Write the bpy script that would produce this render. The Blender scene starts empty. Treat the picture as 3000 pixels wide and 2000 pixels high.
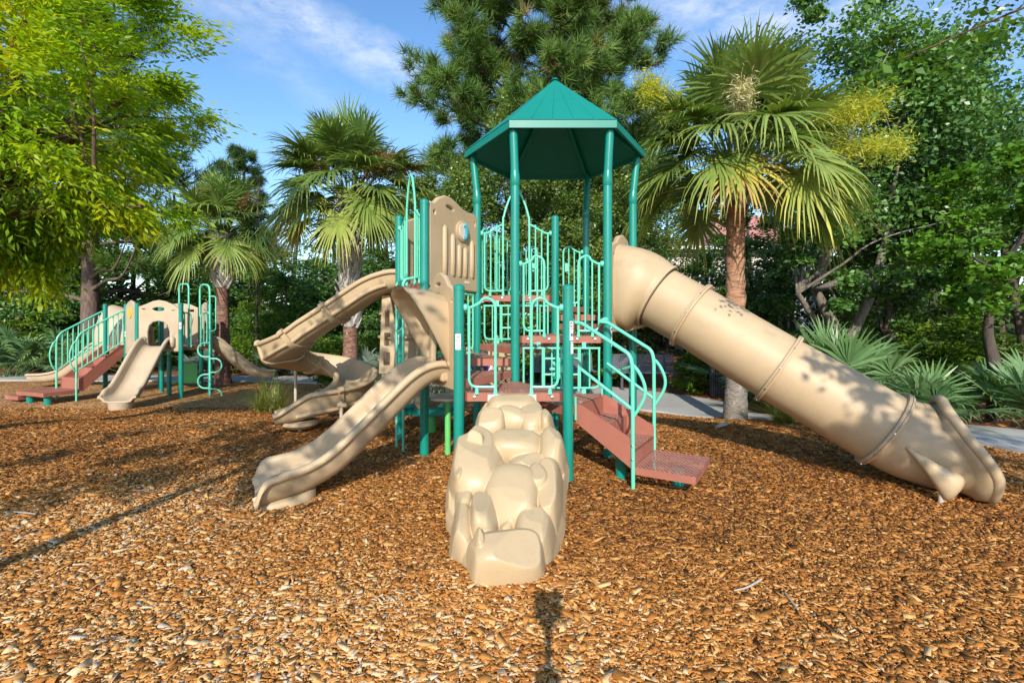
import bpy, bmesh, math, random
import numpy as np
from mathutils import Vector, Matrix
R = math.radians
SC = bpy.context.scene
COL = SC.collection
# ------------------------------------------------------------------ camera
EYE, FPX, HOR = 1.40, 1433.0, 930.0
cam_d = bpy.data.cameras.new('camera'); cam = bpy.data.objects.new('camera', cam_d); COL.objects.link(cam)
cam_d.sensor_width = 36.0; cam_d.lens = 36.0 * FPX / 3000.0
cam_d.shift_y = -(1000.0 - HOR) / 3000.0
cam_d.clip_start = 0.05; cam_d.clip_end = 3000
cam.location = (0, 0, EYE); cam.rotation_euler = (R(90), 0, 0)
SC.camera = cam
# ------------------------------------------------------------------ sky and sun
SUN_AZ, SUN_EL = R(4), R(29)          # azimuth of the shadows, right of straight ahead
world = bpy.data.worlds.new('World'); SC.world = world; world.use_nodes = True
wn, wl = world.node_tree.nodes, world.node_tree.links
bg = wn['Background']
sky = wn.new('ShaderNodeTexSky'); sky.sky_type = 'NISHITA'; sky.sun_disc = False
sky.sun_elevation = SUN_EL; sky.sun_rotation = math.pi + SUN_AZ
sky.air_density = 1.0; sky.dust_density = 0.4; sky.ozone_density = 2.2
tc = wn.new('ShaderNodeTexCoord')
def vnode(op, a=None, b=None, val=False):
    n = wn.new('ShaderNodeVectorMath'); n.operation = op
    for k, v in enumerate((a, b)):
        if v is None: continue
        if hasattr(v, 'type'): wl.new(v, n.inputs[k])
        else: n.inputs[k].default_value = v
    return n.outputs['Value'] if val else n.outputs[0]
def wmath(op, a, b=None, clamp=False):
    n = wn.new('ShaderNodeMath'); n.operation = op; n.use_clamp = clamp
    for k, v in enumerate((a, b)):
        if v is None: continue
        if hasattr(v, 'type'): wl.new(v, n.inputs[k])
        else: n.inputs[k].default_value = v
    return n.outputs[0]
d = vnode('NORMALIZE', tc.outputs['Generated'])
def skydir(px, py):
    return Vector(((px - 1500) / FPX, 1.0, (HOR - py) / FPX)).normalized()
wisp = None
for (p, q, wdt, lng, amt) in (((800, 20), (1150, 190), .055, .26, .85), ((2150, 30), (2500, 60), .09, .34, .8), ((650, 60), (900, 250), .05, .22, .25)):
    A_, B_ = skydir(*p), skydir(*q)
    nrm = A_.cross(B_).normalized(); c_ = (A_ + B_).normalized()
    nz = wn.new('ShaderNodeTexNoise'); nz.inputs['Scale'].default_value = 7; nz.inputs['Detail'].default_value = 7; nz.inputs['Roughness'].default_value = .62
    wl.new(d, nz.inputs['Vector'])
    off = wmath('MULTIPLY', wmath('SUBTRACT', nz.outputs[0], .5), .10)
    across = wmath('ABSOLUTE', wmath('ADD', vnode('DOT_PRODUCT', d, tuple(nrm), True), off))
    m1 = wmath('SUBTRACT', 1.0, wmath('DIVIDE', across, wdt), True)
    along = wmath('SUBTRACT', 1.0, vnode('DOT_PRODUCT', d, tuple(c_), True))
    m2 = wmath('SUBTRACT', 1.0, wmath('DIVIDE', along, 1 - math.cos(lng)), True)
    m = wmath('MULTIPLY', wmath('MULTIPLY', m1, m2), amt)
    wisp = m if wisp is None else wmath('ADD', wisp, m, True)
nz2 = wn.new('ShaderNodeTexNoise'); nz2.inputs['Scale'].default_value = 14; nz2.inputs['Detail'].default_value = 8; nz2.inputs['Roughness'].default_value = .7
mp = wn.new('ShaderNodeMapping'); mp.inputs['Scale'].default_value = (1, .6, 2.2); mp.inputs['Rotation'].default_value = (0, R(35), 0)
wl.new(d, mp.inputs[0]); wl.new(mp.outputs[0], nz2.inputs['Vector'])
wisp = wmath('MULTIPLY', wisp, wmath('ADD', wmath('MULTIPLY', wmath('SUBTRACT', nz2.outputs[0], .35, True), 2.2, True), .12), True)
sat = wn.new('ShaderNodeHueSaturation'); sat.inputs['Saturation'].default_value = 1.16; sat.inputs['Value'].default_value = 1.22
wl.new(sky.outputs[0], sat.inputs['Color'])
mx = wn.new('ShaderNodeMix'); mx.data_type = 'RGBA'
wl.new(wisp, mx.inputs['Factor']); wl.new(sat.outputs[0], mx.inputs[6]); mx.inputs[7].default_value = (5.2, 5.4, 5.9, 1)
wl.new(mx.outputs[2], bg.inputs['Color'])
bg.inputs['Strength'].default_value = 0.15
sun_d = bpy.data.lights.new('sun', 'SUN'); sun = bpy.data.objects.new('sun', sun_d); COL.objects.link(sun)
sun_d.energy = 4.2; sun_d.angle = R(0.5); sun_d.color = (1.0, .93, .81)
travel = Vector((math.sin(SUN_AZ) * math.cos(SUN_EL), math.cos(SUN_AZ) * math.cos(SUN_EL), -math.sin(SUN_EL)))
sun.rotation_euler = travel.to_track_quat('-Z', 'Y').to_euler(); sun.location = (-3, -40, 30)
SC.view_settings.view_transform = 'Standard'; SC.view_settings.look = 'None'
SC.view_settings.exposure = 0.5; SC.view_settings.gamma = 1.0
SC.cycles.max_bounces = 7; SC.cycles.transparent_max_bounces = 12; SC.cycles.transmission_bounces = 4

def at(px, py, Y):            # a pixel of the 3000 px photograph at distance Y
    return Vector(((px - 1500) / FPX * Y, Y, EYE - (py - HOR) / FPX * Y))
def smoothstep(a, b, x):
    t = np.clip((np.asarray(x, float) - a) / (b - a), 0, 1); return t * t * (3 - 2 * t)
def ground_z(x, y):           # the play area lies a little higher than the woods round it
    x, y = np.asarray(x, float), np.asarray(y, float); z = -0.30 * smoothstep(5.9, 8.8, y)
    near = 1 - smoothstep(8.5, 11, np.abs(y))
    z = z + near * (.011 * np.sin(x * 2.1 + 1.7 * np.sin(y * 1.3)) * np.sin(y * 2.6 + .8 * np.sin(x * 1.9)) + .006 * np.sin(x * 5.3 + y * 2.2) * np.sin(y * 6.1 - x * 1.4))
    for cx, cy, r, h in ((-2.05, 3.7, .42, -.035), (4.05, 3.65, .5, -.035), (1.75, 3.5, .45, -.02), (.0, 2.52, .30, .035), (-.32, 2.62, .2, .03), (.36, 2.66, .2, .03), (-.44, 4.0, .16, .025), (.47, 4.0, .16, .025), (.98, 3.9, .14, .02), (-3.1, 5.85, .4, -.03), (-.87, 4.8, .16, .02)):
        z = z + h * np.exp(-((x - cx) ** 2 + (y - cy) ** 2) / (r * r))
    return z
def gz(x, y): return float(ground_z(x, y))

# ------------------------------------------------------------------ materials
def new_mat(name):
    m = bpy.data.materials.new(name); m.use_nodes = True
    return m, m.node_tree.nodes, m.node_tree.links, m.node_tree.nodes['Principled BSDF']
def add(nodes, kind, **kw):
    n = nodes.new(kind)
    for k, v in kw.items():
        if k in n.inputs: n.inputs[k].default_value = v
        else: setattr(n, k, v)
    return n
def ramp(nodes, stops):
    r = nodes.new('ShaderNodeValToRGB'); e = r.color_ramp.elements
    while len(e) > 1: e.remove(e[-1])
    e[0].position = stops[0][0]; e[0].color = (*stops[0][1], 1)
    for p, c in stops[1:]:
        x = e.new(p); x.color = (*c, 1)
    return r
def surf(name, col, rough=.5, var=.12, scale=6.0, bump=0.0, bscale=200.0, spec=.5, speck=0.0, dirt=None, coat=0.0, metal=0.0):
    """plain coloured material with slow colour drift, fine speckle and a fine bump"""
    m, n, l, p = new_mat(name)
    t = add(n, 'ShaderNodeTexCoord')
    a = add(n, 'ShaderNodeTexNoise', Scale=scale, Detail=5.0, Roughness=.6)
    l.new(t.outputs['Object'], a.inputs['Vector'])
    c0 = tuple(x * (1 - var) for x in col); c1 = tuple(min(1, x * (1 + var)) for x in col)
    r = ramp(n, [(.3, c0), (.7, c1)]); l.new(a.outputs[0], r.inputs[0])
    out = r.outputs[0]
    if dirt:
        dn = add(n, 'ShaderNodeTexNoise', Scale=3.3, Detail=8.0, Roughness=.7); l.new(t.outputs['Object'], dn.inputs['Vector'])
        dr = ramp(n, [(.56, (0, 0, 0)), (.74, (dirt[3],) * 3)]); l.new(dn.outputs[0], dr.inputs[0])
        x = add(n, 'ShaderNodeMix', data_type='RGBA'); l.new(dr.outputs[0], x.inputs['Factor']); l.new(out, x.inputs[6]); x.inputs[7].default_value = (*dirt[:3], 1); out = x.outputs[2]
    if speck:
        s = add(n, 'ShaderNodeTexNoise', Scale=420.0, Detail=1.0); l.new(t.outputs['Object'], s.inputs['Vector'])
        sr = ramp(n, [(.35, (1 - speck,) * 3), (.65, (1 + speck,) * 3)]); l.new(s.outputs[0], sr.inputs[0])
        x = add(n, 'ShaderNodeMix', data_type='RGBA', blend_type='MULTIPLY'); x.inputs['Factor'].default_value = 1
        l.new(out, x.inputs[6]); l.new(sr.outputs[0], x.inputs[7]); out = x.outputs[2]
    l.new(out, p.inputs['Base Color'])
    rr = add(n, 'ShaderNodeMapRange'); rr.inputs[3].default_value = rough * .85; rr.inputs[4].default_value = min(1, rough * 1.2)
    l.new(a.outputs[0], rr.inputs[0]); l.new(rr.outputs[0], p.inputs['Roughness'])
    p.inputs['Specular IOR Level'].default_value = spec; p.inputs['Metallic'].default_value = metal
    p.inputs['Coat Weight'].default_value = coat; p.inputs['Coat Roughness'].default_value = .25
    if bump:
        b = add(n, 'ShaderNodeTexNoise', Scale=bscale, Detail=3.0); l.new(t.outputs['Object'], b.inputs['Vector'])
        bn = add(n, 'ShaderNodeBump', Strength=bump, Distance=.004); l.new(b.outputs[0], bn.inputs['Height']); l.new(bn.outputs[0], p.inputs['Normal'])
    return m
def foliage(name, stops, trans=.35, rough=.45, spec=.35):
    """leaf colour by the face attribute tint, light shining through"""
    m, n, l, p = new_mat(name)
    a = add(n, 'ShaderNodeAttribute', attribute_name='tint')
    r = ramp(n, stops); l.new(a.outputs['Fac'], r.inputs[0])
    l.new(r.outputs[0], p.inputs['Base Color']); p.inputs['Roughness'].default_value = rough; p.inputs['Specular IOR Level'].default_value = spec
    t = add(n, 'ShaderNodeBsdfTranslucent')
    g = add(n, 'ShaderNodeMix', data_type='RGBA', blend_type='MULTIPLY'); g.inputs['Factor'].default_value = 1
    l.new(r.outputs[0], g.inputs[6]); g.inputs[7].default_value = (1.35, 1.25, .55, 1); l.new(g.outputs[2], t.inputs['Color'])
    x = add(n, 'ShaderNodeMixShader', Fac=trans); l.new(p.outputs[0], x.inputs[1]); l.new(t.outputs[0], x.inputs[2])
    l.new(x.outputs[0], n['Material Output'].inputs['Surface'])
    return m
def bark(name, stops, sx=10, sz=2.5, bump=.8):
    m, n, l, p = new_mat(name)
    t = add(n, 'ShaderNodeTexCoord'); mpn = add(n, 'ShaderNodeMapping', Scale=(sx, sx, sz)); l.new(t.outputs['Object'], mpn.inputs[0])
    a = add(n, 'ShaderNodeTexNoise', Scale=1.6, Detail=8.0, Roughness=.65); l.new(mpn.outputs[0], a.inputs['Vector'])
    r = ramp(n, stops); l.new(a.outputs[0], r.inputs[0]); l.new(r.outputs[0], p.inputs['Base Color']); p.inputs['Roughness'].default_value = .9
    b = add(n, 'ShaderNodeBump', Strength=bump, Distance=.03); l.new(a.outputs[0], b.inputs['Height']); l.new(b.outputs[0], p.inputs['Normal'])
    return m
M = {}
M['tan'] = surf('tan_plastic', (.44, .325, .195), .48, .08, 2.2, .12, 300, .36, .08, dirt=(.30, .225, .15, .55))
M['tan_rock'] = surf('tan_rock_plastic', (.47, .352, .208), .38, .06, 3.0, .15, 260, .42, .10, dirt=(.33, .24, .145, .5))
M['tan_small'] = surf('tan_plastic_aged', (.45, .355, .245), .5, .10, 3.0, .10, 300, .4, .06, dirt=(.36, .27, .19, .4))
M['green'] = surf('green_post_paint', (.003, .215, .165), .30, .08, 4.0, .03, 120, .5, coat=.25, dirt=(.02, .30, .22, .3))
M['mint'] = surf('mint_tube_paint', (.12, .56, .39), .32, .06, 5.0, 0, 100, .5, coat=.2, dirt=(.16, .60, .30, .4))
M['roof'] = surf('roof_green', (.005, .205, .16), .42, .06, 2.0, .03, 60, .4)
M['brown'] = surf('brown_coated_steel', (.32, .115, .078), .55, .08, 5.0, .25, 240, .4, .05, dirt=(.46, .24, .19, .5))
M['steel'] = surf('bolt_steel', (.55, .55, .53), .3, .1, 20, 0, 100, .5, metal=.9)
M['pole_tan'] = surf('tan_pole_paint', (.45, .38, .29), .4, .06, 5)
M['white'] = surf('white_label', (.75, .75, .74), .5, .03, 20)
M['blue'] = surf('label_blue', (.03, .05, .22), .5, .05, 20)
M['orange'] = surf('label_orange', (.62, .20, .05), .5, .05, 20)
M['black'] = surf('label_black', (.02, .02, .02), .5, .05, 20)
M['teal'] = surf('teal_plastic', (.06, .33, .42), .4, .06, 10)
M['cream'] = surf('cream_plastic', (.66, .58, .47), .4, .05, 10)
M['purple'] = surf('purple_plastic', (.10, .035, .22), .4, .08, 10)
M['yellow'] = surf('yellow_plastic', (.70, .42, .05), .4, .06, 10)
M['lime'] = surf('lime_plastic', (.12, .50, .14), .4, .06, 8)
M['darkmetal'] = surf('dark_grey_metal', (.050, .056, .066), .42, .12, 6, .1, 90, .5)
M['benchslat'] = surf('bench_slat', (.115, .125, .15), .5, .12, 6, .1, 90, .5)
M['concrete'] = surf('concrete', (.40, .385, .36), .85, .10, 1.4, .5, 120, .3, .10, dirt=(.27, .25, .22, .6))
M['housewall'] = surf('house_wall', (.66, .60, .55), .8, .05, 2)
M['houseroof'] = surf('house_roof', (.50, .20, .17), .6, .10, 3)
M['glass_dark'] = surf('window_glass', (.04, .05, .06), .1, .05, 3)
M['debris'] = surf('weathered_debris', (.40, .35, .29), .8, .2, 20)

def perforated(name, col, sx, sy, hx, hy):
    """brown sheet punched with rows of slots (object coordinates, metres)"""
    m, n, l, p = new_mat(name)
    t = add(n, 'ShaderNodeTexCoord'); s = add(n, 'ShaderNodeSeparateXYZ'); l.new(t.outputs['Object'], s.inputs[0])
    def mth(op, a, b=None):
        k = add(n, 'ShaderNodeMath', operation=op)
        for i, v in enumerate((a, b)):
            if v is None: continue
            if hasattr(v, 'type'): l.new(v, k.inputs[i])
            else: k.inputs[i].default_value = v
        return k.outputs[0]
    yy = mth('DIVIDE', s.outputs[1], sy); row = mth('FLOOR', yy)
    xx = mth('ADD', mth('DIVIDE', s.outputs[0], sx), mth('MULTIPLY', mth('MODULO', mth('ABSOLUTE', row), 2.0), .5))
    fx = mth('ABSOLUTE', mth('SUBTRACT', mth('FRACT', xx), .5)); fy = mth('ABSOLUTE', mth('SUBTRACT', mth('FRACT', yy), .5))
    hole = mth('MULTIPLY', mth('LESS_THAN', fx, hx), mth('LESS_THAN', fy, hy))
    nz = add(n, 'ShaderNodeTexNoise', Scale=9.0, Detail=6.0); l.new(t.outputs['Object'], nz.inputs['Vector'])
    r = ramp(n, [(.3, tuple(c * .9 for c in col)), (.7, tuple(min(1, c * 1.18) for c in col))]); l.new(nz.outputs[0], r.inputs[0])
    l.new(r.outputs[0], p.inputs['Base Color']); p.inputs['Roughness'].default_value = .55
    tr = add(n, 'ShaderNodeBsdfTransparent'); x = add(n, 'ShaderNodeMixShader')
    l.new(hole, x.inputs[0]); l.new(p.outputs[0], x.inputs[1]); l.new(tr.outputs[0], x.inputs[2]); l.new(x.outputs[0], n['Material Output'].inputs['Surface'])
    return m
M['perf'] = perforated('brown_punched_steel', (.42, .185, .14), .052, .030, .30, .24)
M['perf_fine'] = perforated('brown_punched_tread', (.44, .20, .155), .036, .026, .29, .28)

M['yellowgreen'] = foliage('yellow_green_leaf', [(0, (.09, .20, .008)), (.4, (.25, .43, .012)), (.8, (.50, .56, .016)), (1, (.62, .55, .02))], .55)
M['oakleaf'] = foliage('oak_leaf', [(0, (.030, .085, .024)), (.5, (.10, .225, .05)), (.9, (.19, .36, .085)), (1, (.24, .30, .07))], .30, .36, .5)
M['evergreen'] = foliage('evergreen_leaf', [(0, (.030, .066, .014)), (.5, (.12, .20, .036)), (.9, (.24, .33, .06)), (1, (.26, .24, .08))], .25, .36, .5)
M['shrubleaf'] = foliage('shrub_leaf', [(0, (.020, .055, .006)), (.5, (.080, .17, .012)), (1, (.22, .33, .025))], .35)
M['brightleaf'] = foliage('bright_broad_leaf', [(0, (.022, .07, .008)), (.5, (.085, .21, .016)), (.9, (.18, .36, .03)), (1, (.32, .42, .05))], .4)
M['needle'] = foliage('pine_needle', [(0, (.030, .075, .018)), (.5, (.10, .19, .036)), (.88, (.18, .30, .06)), (.94, (.26, .17, .06)), (1, (.32, .15, .06))], .2, .5, .3)
M['frond'] = foliage('palm_frond', [(0, (.05, .12, .028)), (.35, (.15, .24, .050)), (.65, (.33, .39, .085)), (.9, (.58, .52, .08)), (1, (.52, .33, .12))], .3, .4, .45)
M['palmetto'] = foliage('palmetto_frond', [(0, (.040, .10, .036)), (.5, (.13, .25, .09)), (1, (.30, .42, .19))], .28, .4, .45)
M['silver'] = foliage('silver_palmetto_frond', [(0, (.075, .11, .085)), (.5, (.18, .25, .20)), (1, (.36, .44, .36))], .22, .45, .4)
M['flower_green'] = foliage('palm_flower_green', [(0, (.34, .40, .04)), (1, (.70, .68, .10))], .45)
M['flower_cream'] = foliage('palm_flower_cream', [(0, (.42, .38, .18)), (1, (.74, .70, .46))], .3)
M['flower_brown'] = foliage('palm_flower_brown', [(0, (.16, .08, .03)), (1, (.36, .20, .08))], .2)
M['drygrass'] = foliage('tuft_grass', [(0, (.12, .16, .03)), (.6, (.32, .36, .09)), (1, (.52, .46, .19))], .35)
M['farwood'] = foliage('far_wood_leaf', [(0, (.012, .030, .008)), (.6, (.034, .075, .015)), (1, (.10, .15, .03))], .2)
M['bark_grey'] = bark('grey_bark', [(.25, (.06, .05, .042)), (.5, (.16, .135, .11)), (.75, (.30, .27, .22))])
M['bark_dark'] = bark('dark_bark', [(.25, (.03, .022, .018)), (.6, (.085, .065, .052)), (.8, (.15, .12, .10))])
M['bark_pine'] = bark('pine_bark', [(.25, (.05, .032, .026)), (.55, (.14, .095, .075)), (.8, (.24, .18, .15))], 9, 3)
M['bark_branch'] = bark('branch_bark', [(.25, (.05, .03, .02)), (.6, (.15, .09, .06)), (.8, (.22, .15, .10))])
M['boot'] = bark('palm_boot', [(.25, (.26, .23, .20)), (.5, (.46, .43, .39)), (.8, (.64, .61, .57))], 14, 14, .3)
def palm_trunk_mat(name, zr, zt, low, mid, top):
    m, n, l, p = new_mat(name)
    t = add(n, 'ShaderNodeTexCoord'); s = add(n, 'ShaderNodeSeparateXYZ'); l.new(t.outputs['Object'], s.inputs[0])
    mpn = add(n, 'ShaderNodeMapping', Scale=(6, 6, 22)); l.new(t.outputs['Object'], mpn.inputs[0])
    a = add(n, 'ShaderNodeTexNoise', Scale=1.0, Detail=7.0, Roughness=.7); l.new(mpn.outputs[0], a.inputs['Vector'])
    b = add(n, 'ShaderNodeTexNoise', Scale=26.0, Detail=4.0, Roughness=.6); l.new(t.outputs['Object'], b.inputs['Vector'])
    zz = add(n, 'ShaderNodeMath', operation='MULTIPLY_ADD'); l.new(a.outputs[0], zz.inputs[0]); zz.inputs[1].default_value = .35; l.new(s.outputs[2], zz.inputs[2])
    mr = add(n, 'ShaderNodeMapRange'); mr.inputs[1].default_value = 0; mr.inputs[2].default_value = zt; l.new(zz.outputs[0], mr.inputs[0])
    f = zr / zt
    r1 = ramp(n, [(0, low), (max(0.01, f - .05), low), (f + .05, mid), (.9, mid), (1, top)]); l.new(mr.outputs[0], r1.inputs[0])
    r2 = ramp(n, [(.36, (.34,) * 3), (.5, (1,) * 3), (.7, (1.35,) * 3)]); l.new(a.outputs[0], r2.inputs[0])
    x = add(n, 'ShaderNodeMix', data_type='RGBA', blend_type='MULTIPLY'); x.inputs['Factor'].default_value = 1; l.new(r1.outputs[0], x.inputs[6]); l.new(r2.outputs[0], x.inputs[7])
    r3 = ramp(n, [(.60, (0,) * 3), (.66, (.8,) * 3)]); l.new(b.outputs[0], r3.inputs[0])
    y = add(n, 'ShaderNodeMix', data_type='RGBA'); l.new(r3.outputs[0], y.inputs['Factor']); l.new(x.outputs[2], y.inputs[6]); y.inputs[7].default_value = (.50, .43, .36, 1)
    l.new(y.outputs[2], p.inputs['Base Color']); p.inputs['Roughness'].default_value = .9
    bn = add(n, 'ShaderNodeBump', Strength=.9, Distance=.03); l.new(a.outputs[0], bn.inputs['Height']); l.new(bn.outputs[0], p.inputs['Normal'])
    return m
M['trunk_left'] = palm_trunk_mat('palm_trunk_brown', .2, 2.8, (.20, .10, .07), (.22, .11, .075), (.34, .17, .10))
M['trunk_right'] = palm_trunk_mat('palm_trunk_orange', 1.55, 3.6, (.22, .19, .155), (.36, .19, .11), (.22, .10, .06))

# mulch: chips seen as cells far away, real chips lie on it near by
def mulch_mat():
    m, n, l, p = new_mat('wood_chip_mulch')
    t = add(n, 'ShaderNodeTexCoord')
    w = add(n, 'ShaderNodeTexNoise', Scale=9.0, Detail=2.0); l.new(t.outputs['Object'], w.inputs['Vector'])
    wx = add(n, 'ShaderNodeMix', data_type='RGBA', blend_type='LINEAR_LIGHT'); wx.inputs['Factor'].default_value = .05
    l.new(t.outputs['Object'], wx.inputs[6]); l.new(w.outputs[1], wx.inputs[7])
    mpn = add(n, 'ShaderNodeMapping', Scale=(1.0, 1.7, 1.0), Rotation=(0, 0, .3)); l.new(wx.outputs[2], mpn.inputs[0])
    v = add(n, 'ShaderNodeTexVoronoi', Scale=34.0, Randomness=1.0); l.new(mpn.outputs[0], v.inputs['Vector'])
    s = add(n, 'ShaderNodeSeparateColor'); l.new(v.outputs['Color'], s.inputs[0])
    r = ramp(n, CHIP_STOPS); l.new(s.outputs[0], r.inputs[0])
    big = add(n, 'ShaderNodeTexNoise', Scale=.8, Detail=6.0, Roughness=.65); l.new(t.outputs['Object'], big.inputs['Vector'])
    br = ramp(n, [(.35, (.78, .75, .72)), (.55, (.98, .97, .95)), (.72, (1.15, 1.15, 1.12))]); l.new(big.outputs[0], br.inputs[0])
    x = add(n, 'ShaderNodeMix', data_type='RGBA', blend_type='MULTIPLY'); x.inputs['Factor'].default_value = 1; l.new(r.outputs[0], x.inputs[6]); l.new(br.outputs[0], x.inputs[7])
    l.new(x.outputs[2], p.inputs['Base Color']); p.inputs['Roughness'].default_value = .85; p.inputs['Specular IOR Level'].default_value = .25
    h = add(n, 'ShaderNodeMath', operation='MULTIPLY_ADD'); l.new(s.outputs[1], h.inputs[0]); h.inputs[1].default_value = .8; l.new(v.outputs['Distance'], h.inputs[2])
    b = add(n, 'ShaderNodeBump', Strength=1.0, Distance=.03); l.new(h.outputs[0], b.inputs['Height']); l.new(b.outputs[0], p.inputs['Normal'])
    return m
CHIP_STOPS = [(0, (.085, .036, .014)), (.16, (.25, .100, .027)), (.42, (.45, .176, .040)), (.64, (.60, .275, .072)), (.82, (.76, .47, .195)), (.93, (.76, .54, .31)), (1, (.58, .46, .33))]
M['mulch'] = mulch_mat()
def chip_mat():
    m, n, l, p = new_mat('wood_chip')
    a = add(n, 'ShaderNodeAttribute', attribute_name='tint'); r = ramp(n, CHIP_STOPS); l.new(a.outputs['Fac'], r.inputs[0])
    t = add(n, 'ShaderNodeTexCoord'); g = add(n, 'ShaderNodeTexNoise', Scale=160.0, Detail=3.0); l.new(t.outputs['Object'], g.inputs['Vector'])
    gr = ramp(n, [(.3, (.78,) * 3), (.7, (1.15,) * 3)]); l.new(g.outputs[0], gr.inputs[0])
    x = add(n, 'ShaderNodeMix', data_type='RGBA', blend_type='MULTIPLY'); x.inputs['Factor'].default_value = 1; l.new(r.outputs[0], x.inputs[6]); l.new(gr.outputs[0], x.inputs[7])
    l.new(x.outputs[2], p.inputs['Base Color']); p.inputs['Roughness'].default_value = .92; p.inputs['Specular IOR Level'].default_value = .12
    return m
M['chip'] = chip_mat()
def straw_mat():
    m, n, l, p = new_mat('pine_straw')
    t = add(n, 'ShaderNodeTexCoord'); mpn = add(n, 'ShaderNodeMapping', Scale=(26, 60, 1), Rotation=(0, 0, .5)); l.new(t.outputs['Object'], mpn.inputs[0])
    a = add(n, 'ShaderNodeTexNoise', Scale=1.0, Detail=8.0, Roughness=.75); l.new(mpn.outputs[0], a.inputs['Vector'])
    r = ramp(n, [(.3, (.05, .020, .010)), (.5, (.24, .092, .036)), (.66, (.44, .19, .075)), (.8, (.56, .32, .16))]); l.new(a.outputs[0], r.inputs[0])
    l.new(r.outputs[0], p.inputs['Base Color']); p.inputs['Roughness'].default_value = .9
    b = add(n, 'ShaderNodeBump', Strength=.9, Distance=.04); l.new(a.outputs[0], b.inputs['Height']); l.new(b.outputs[0], p.inputs['Normal'])
    return m
M['straw'] = straw_mat()

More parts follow.
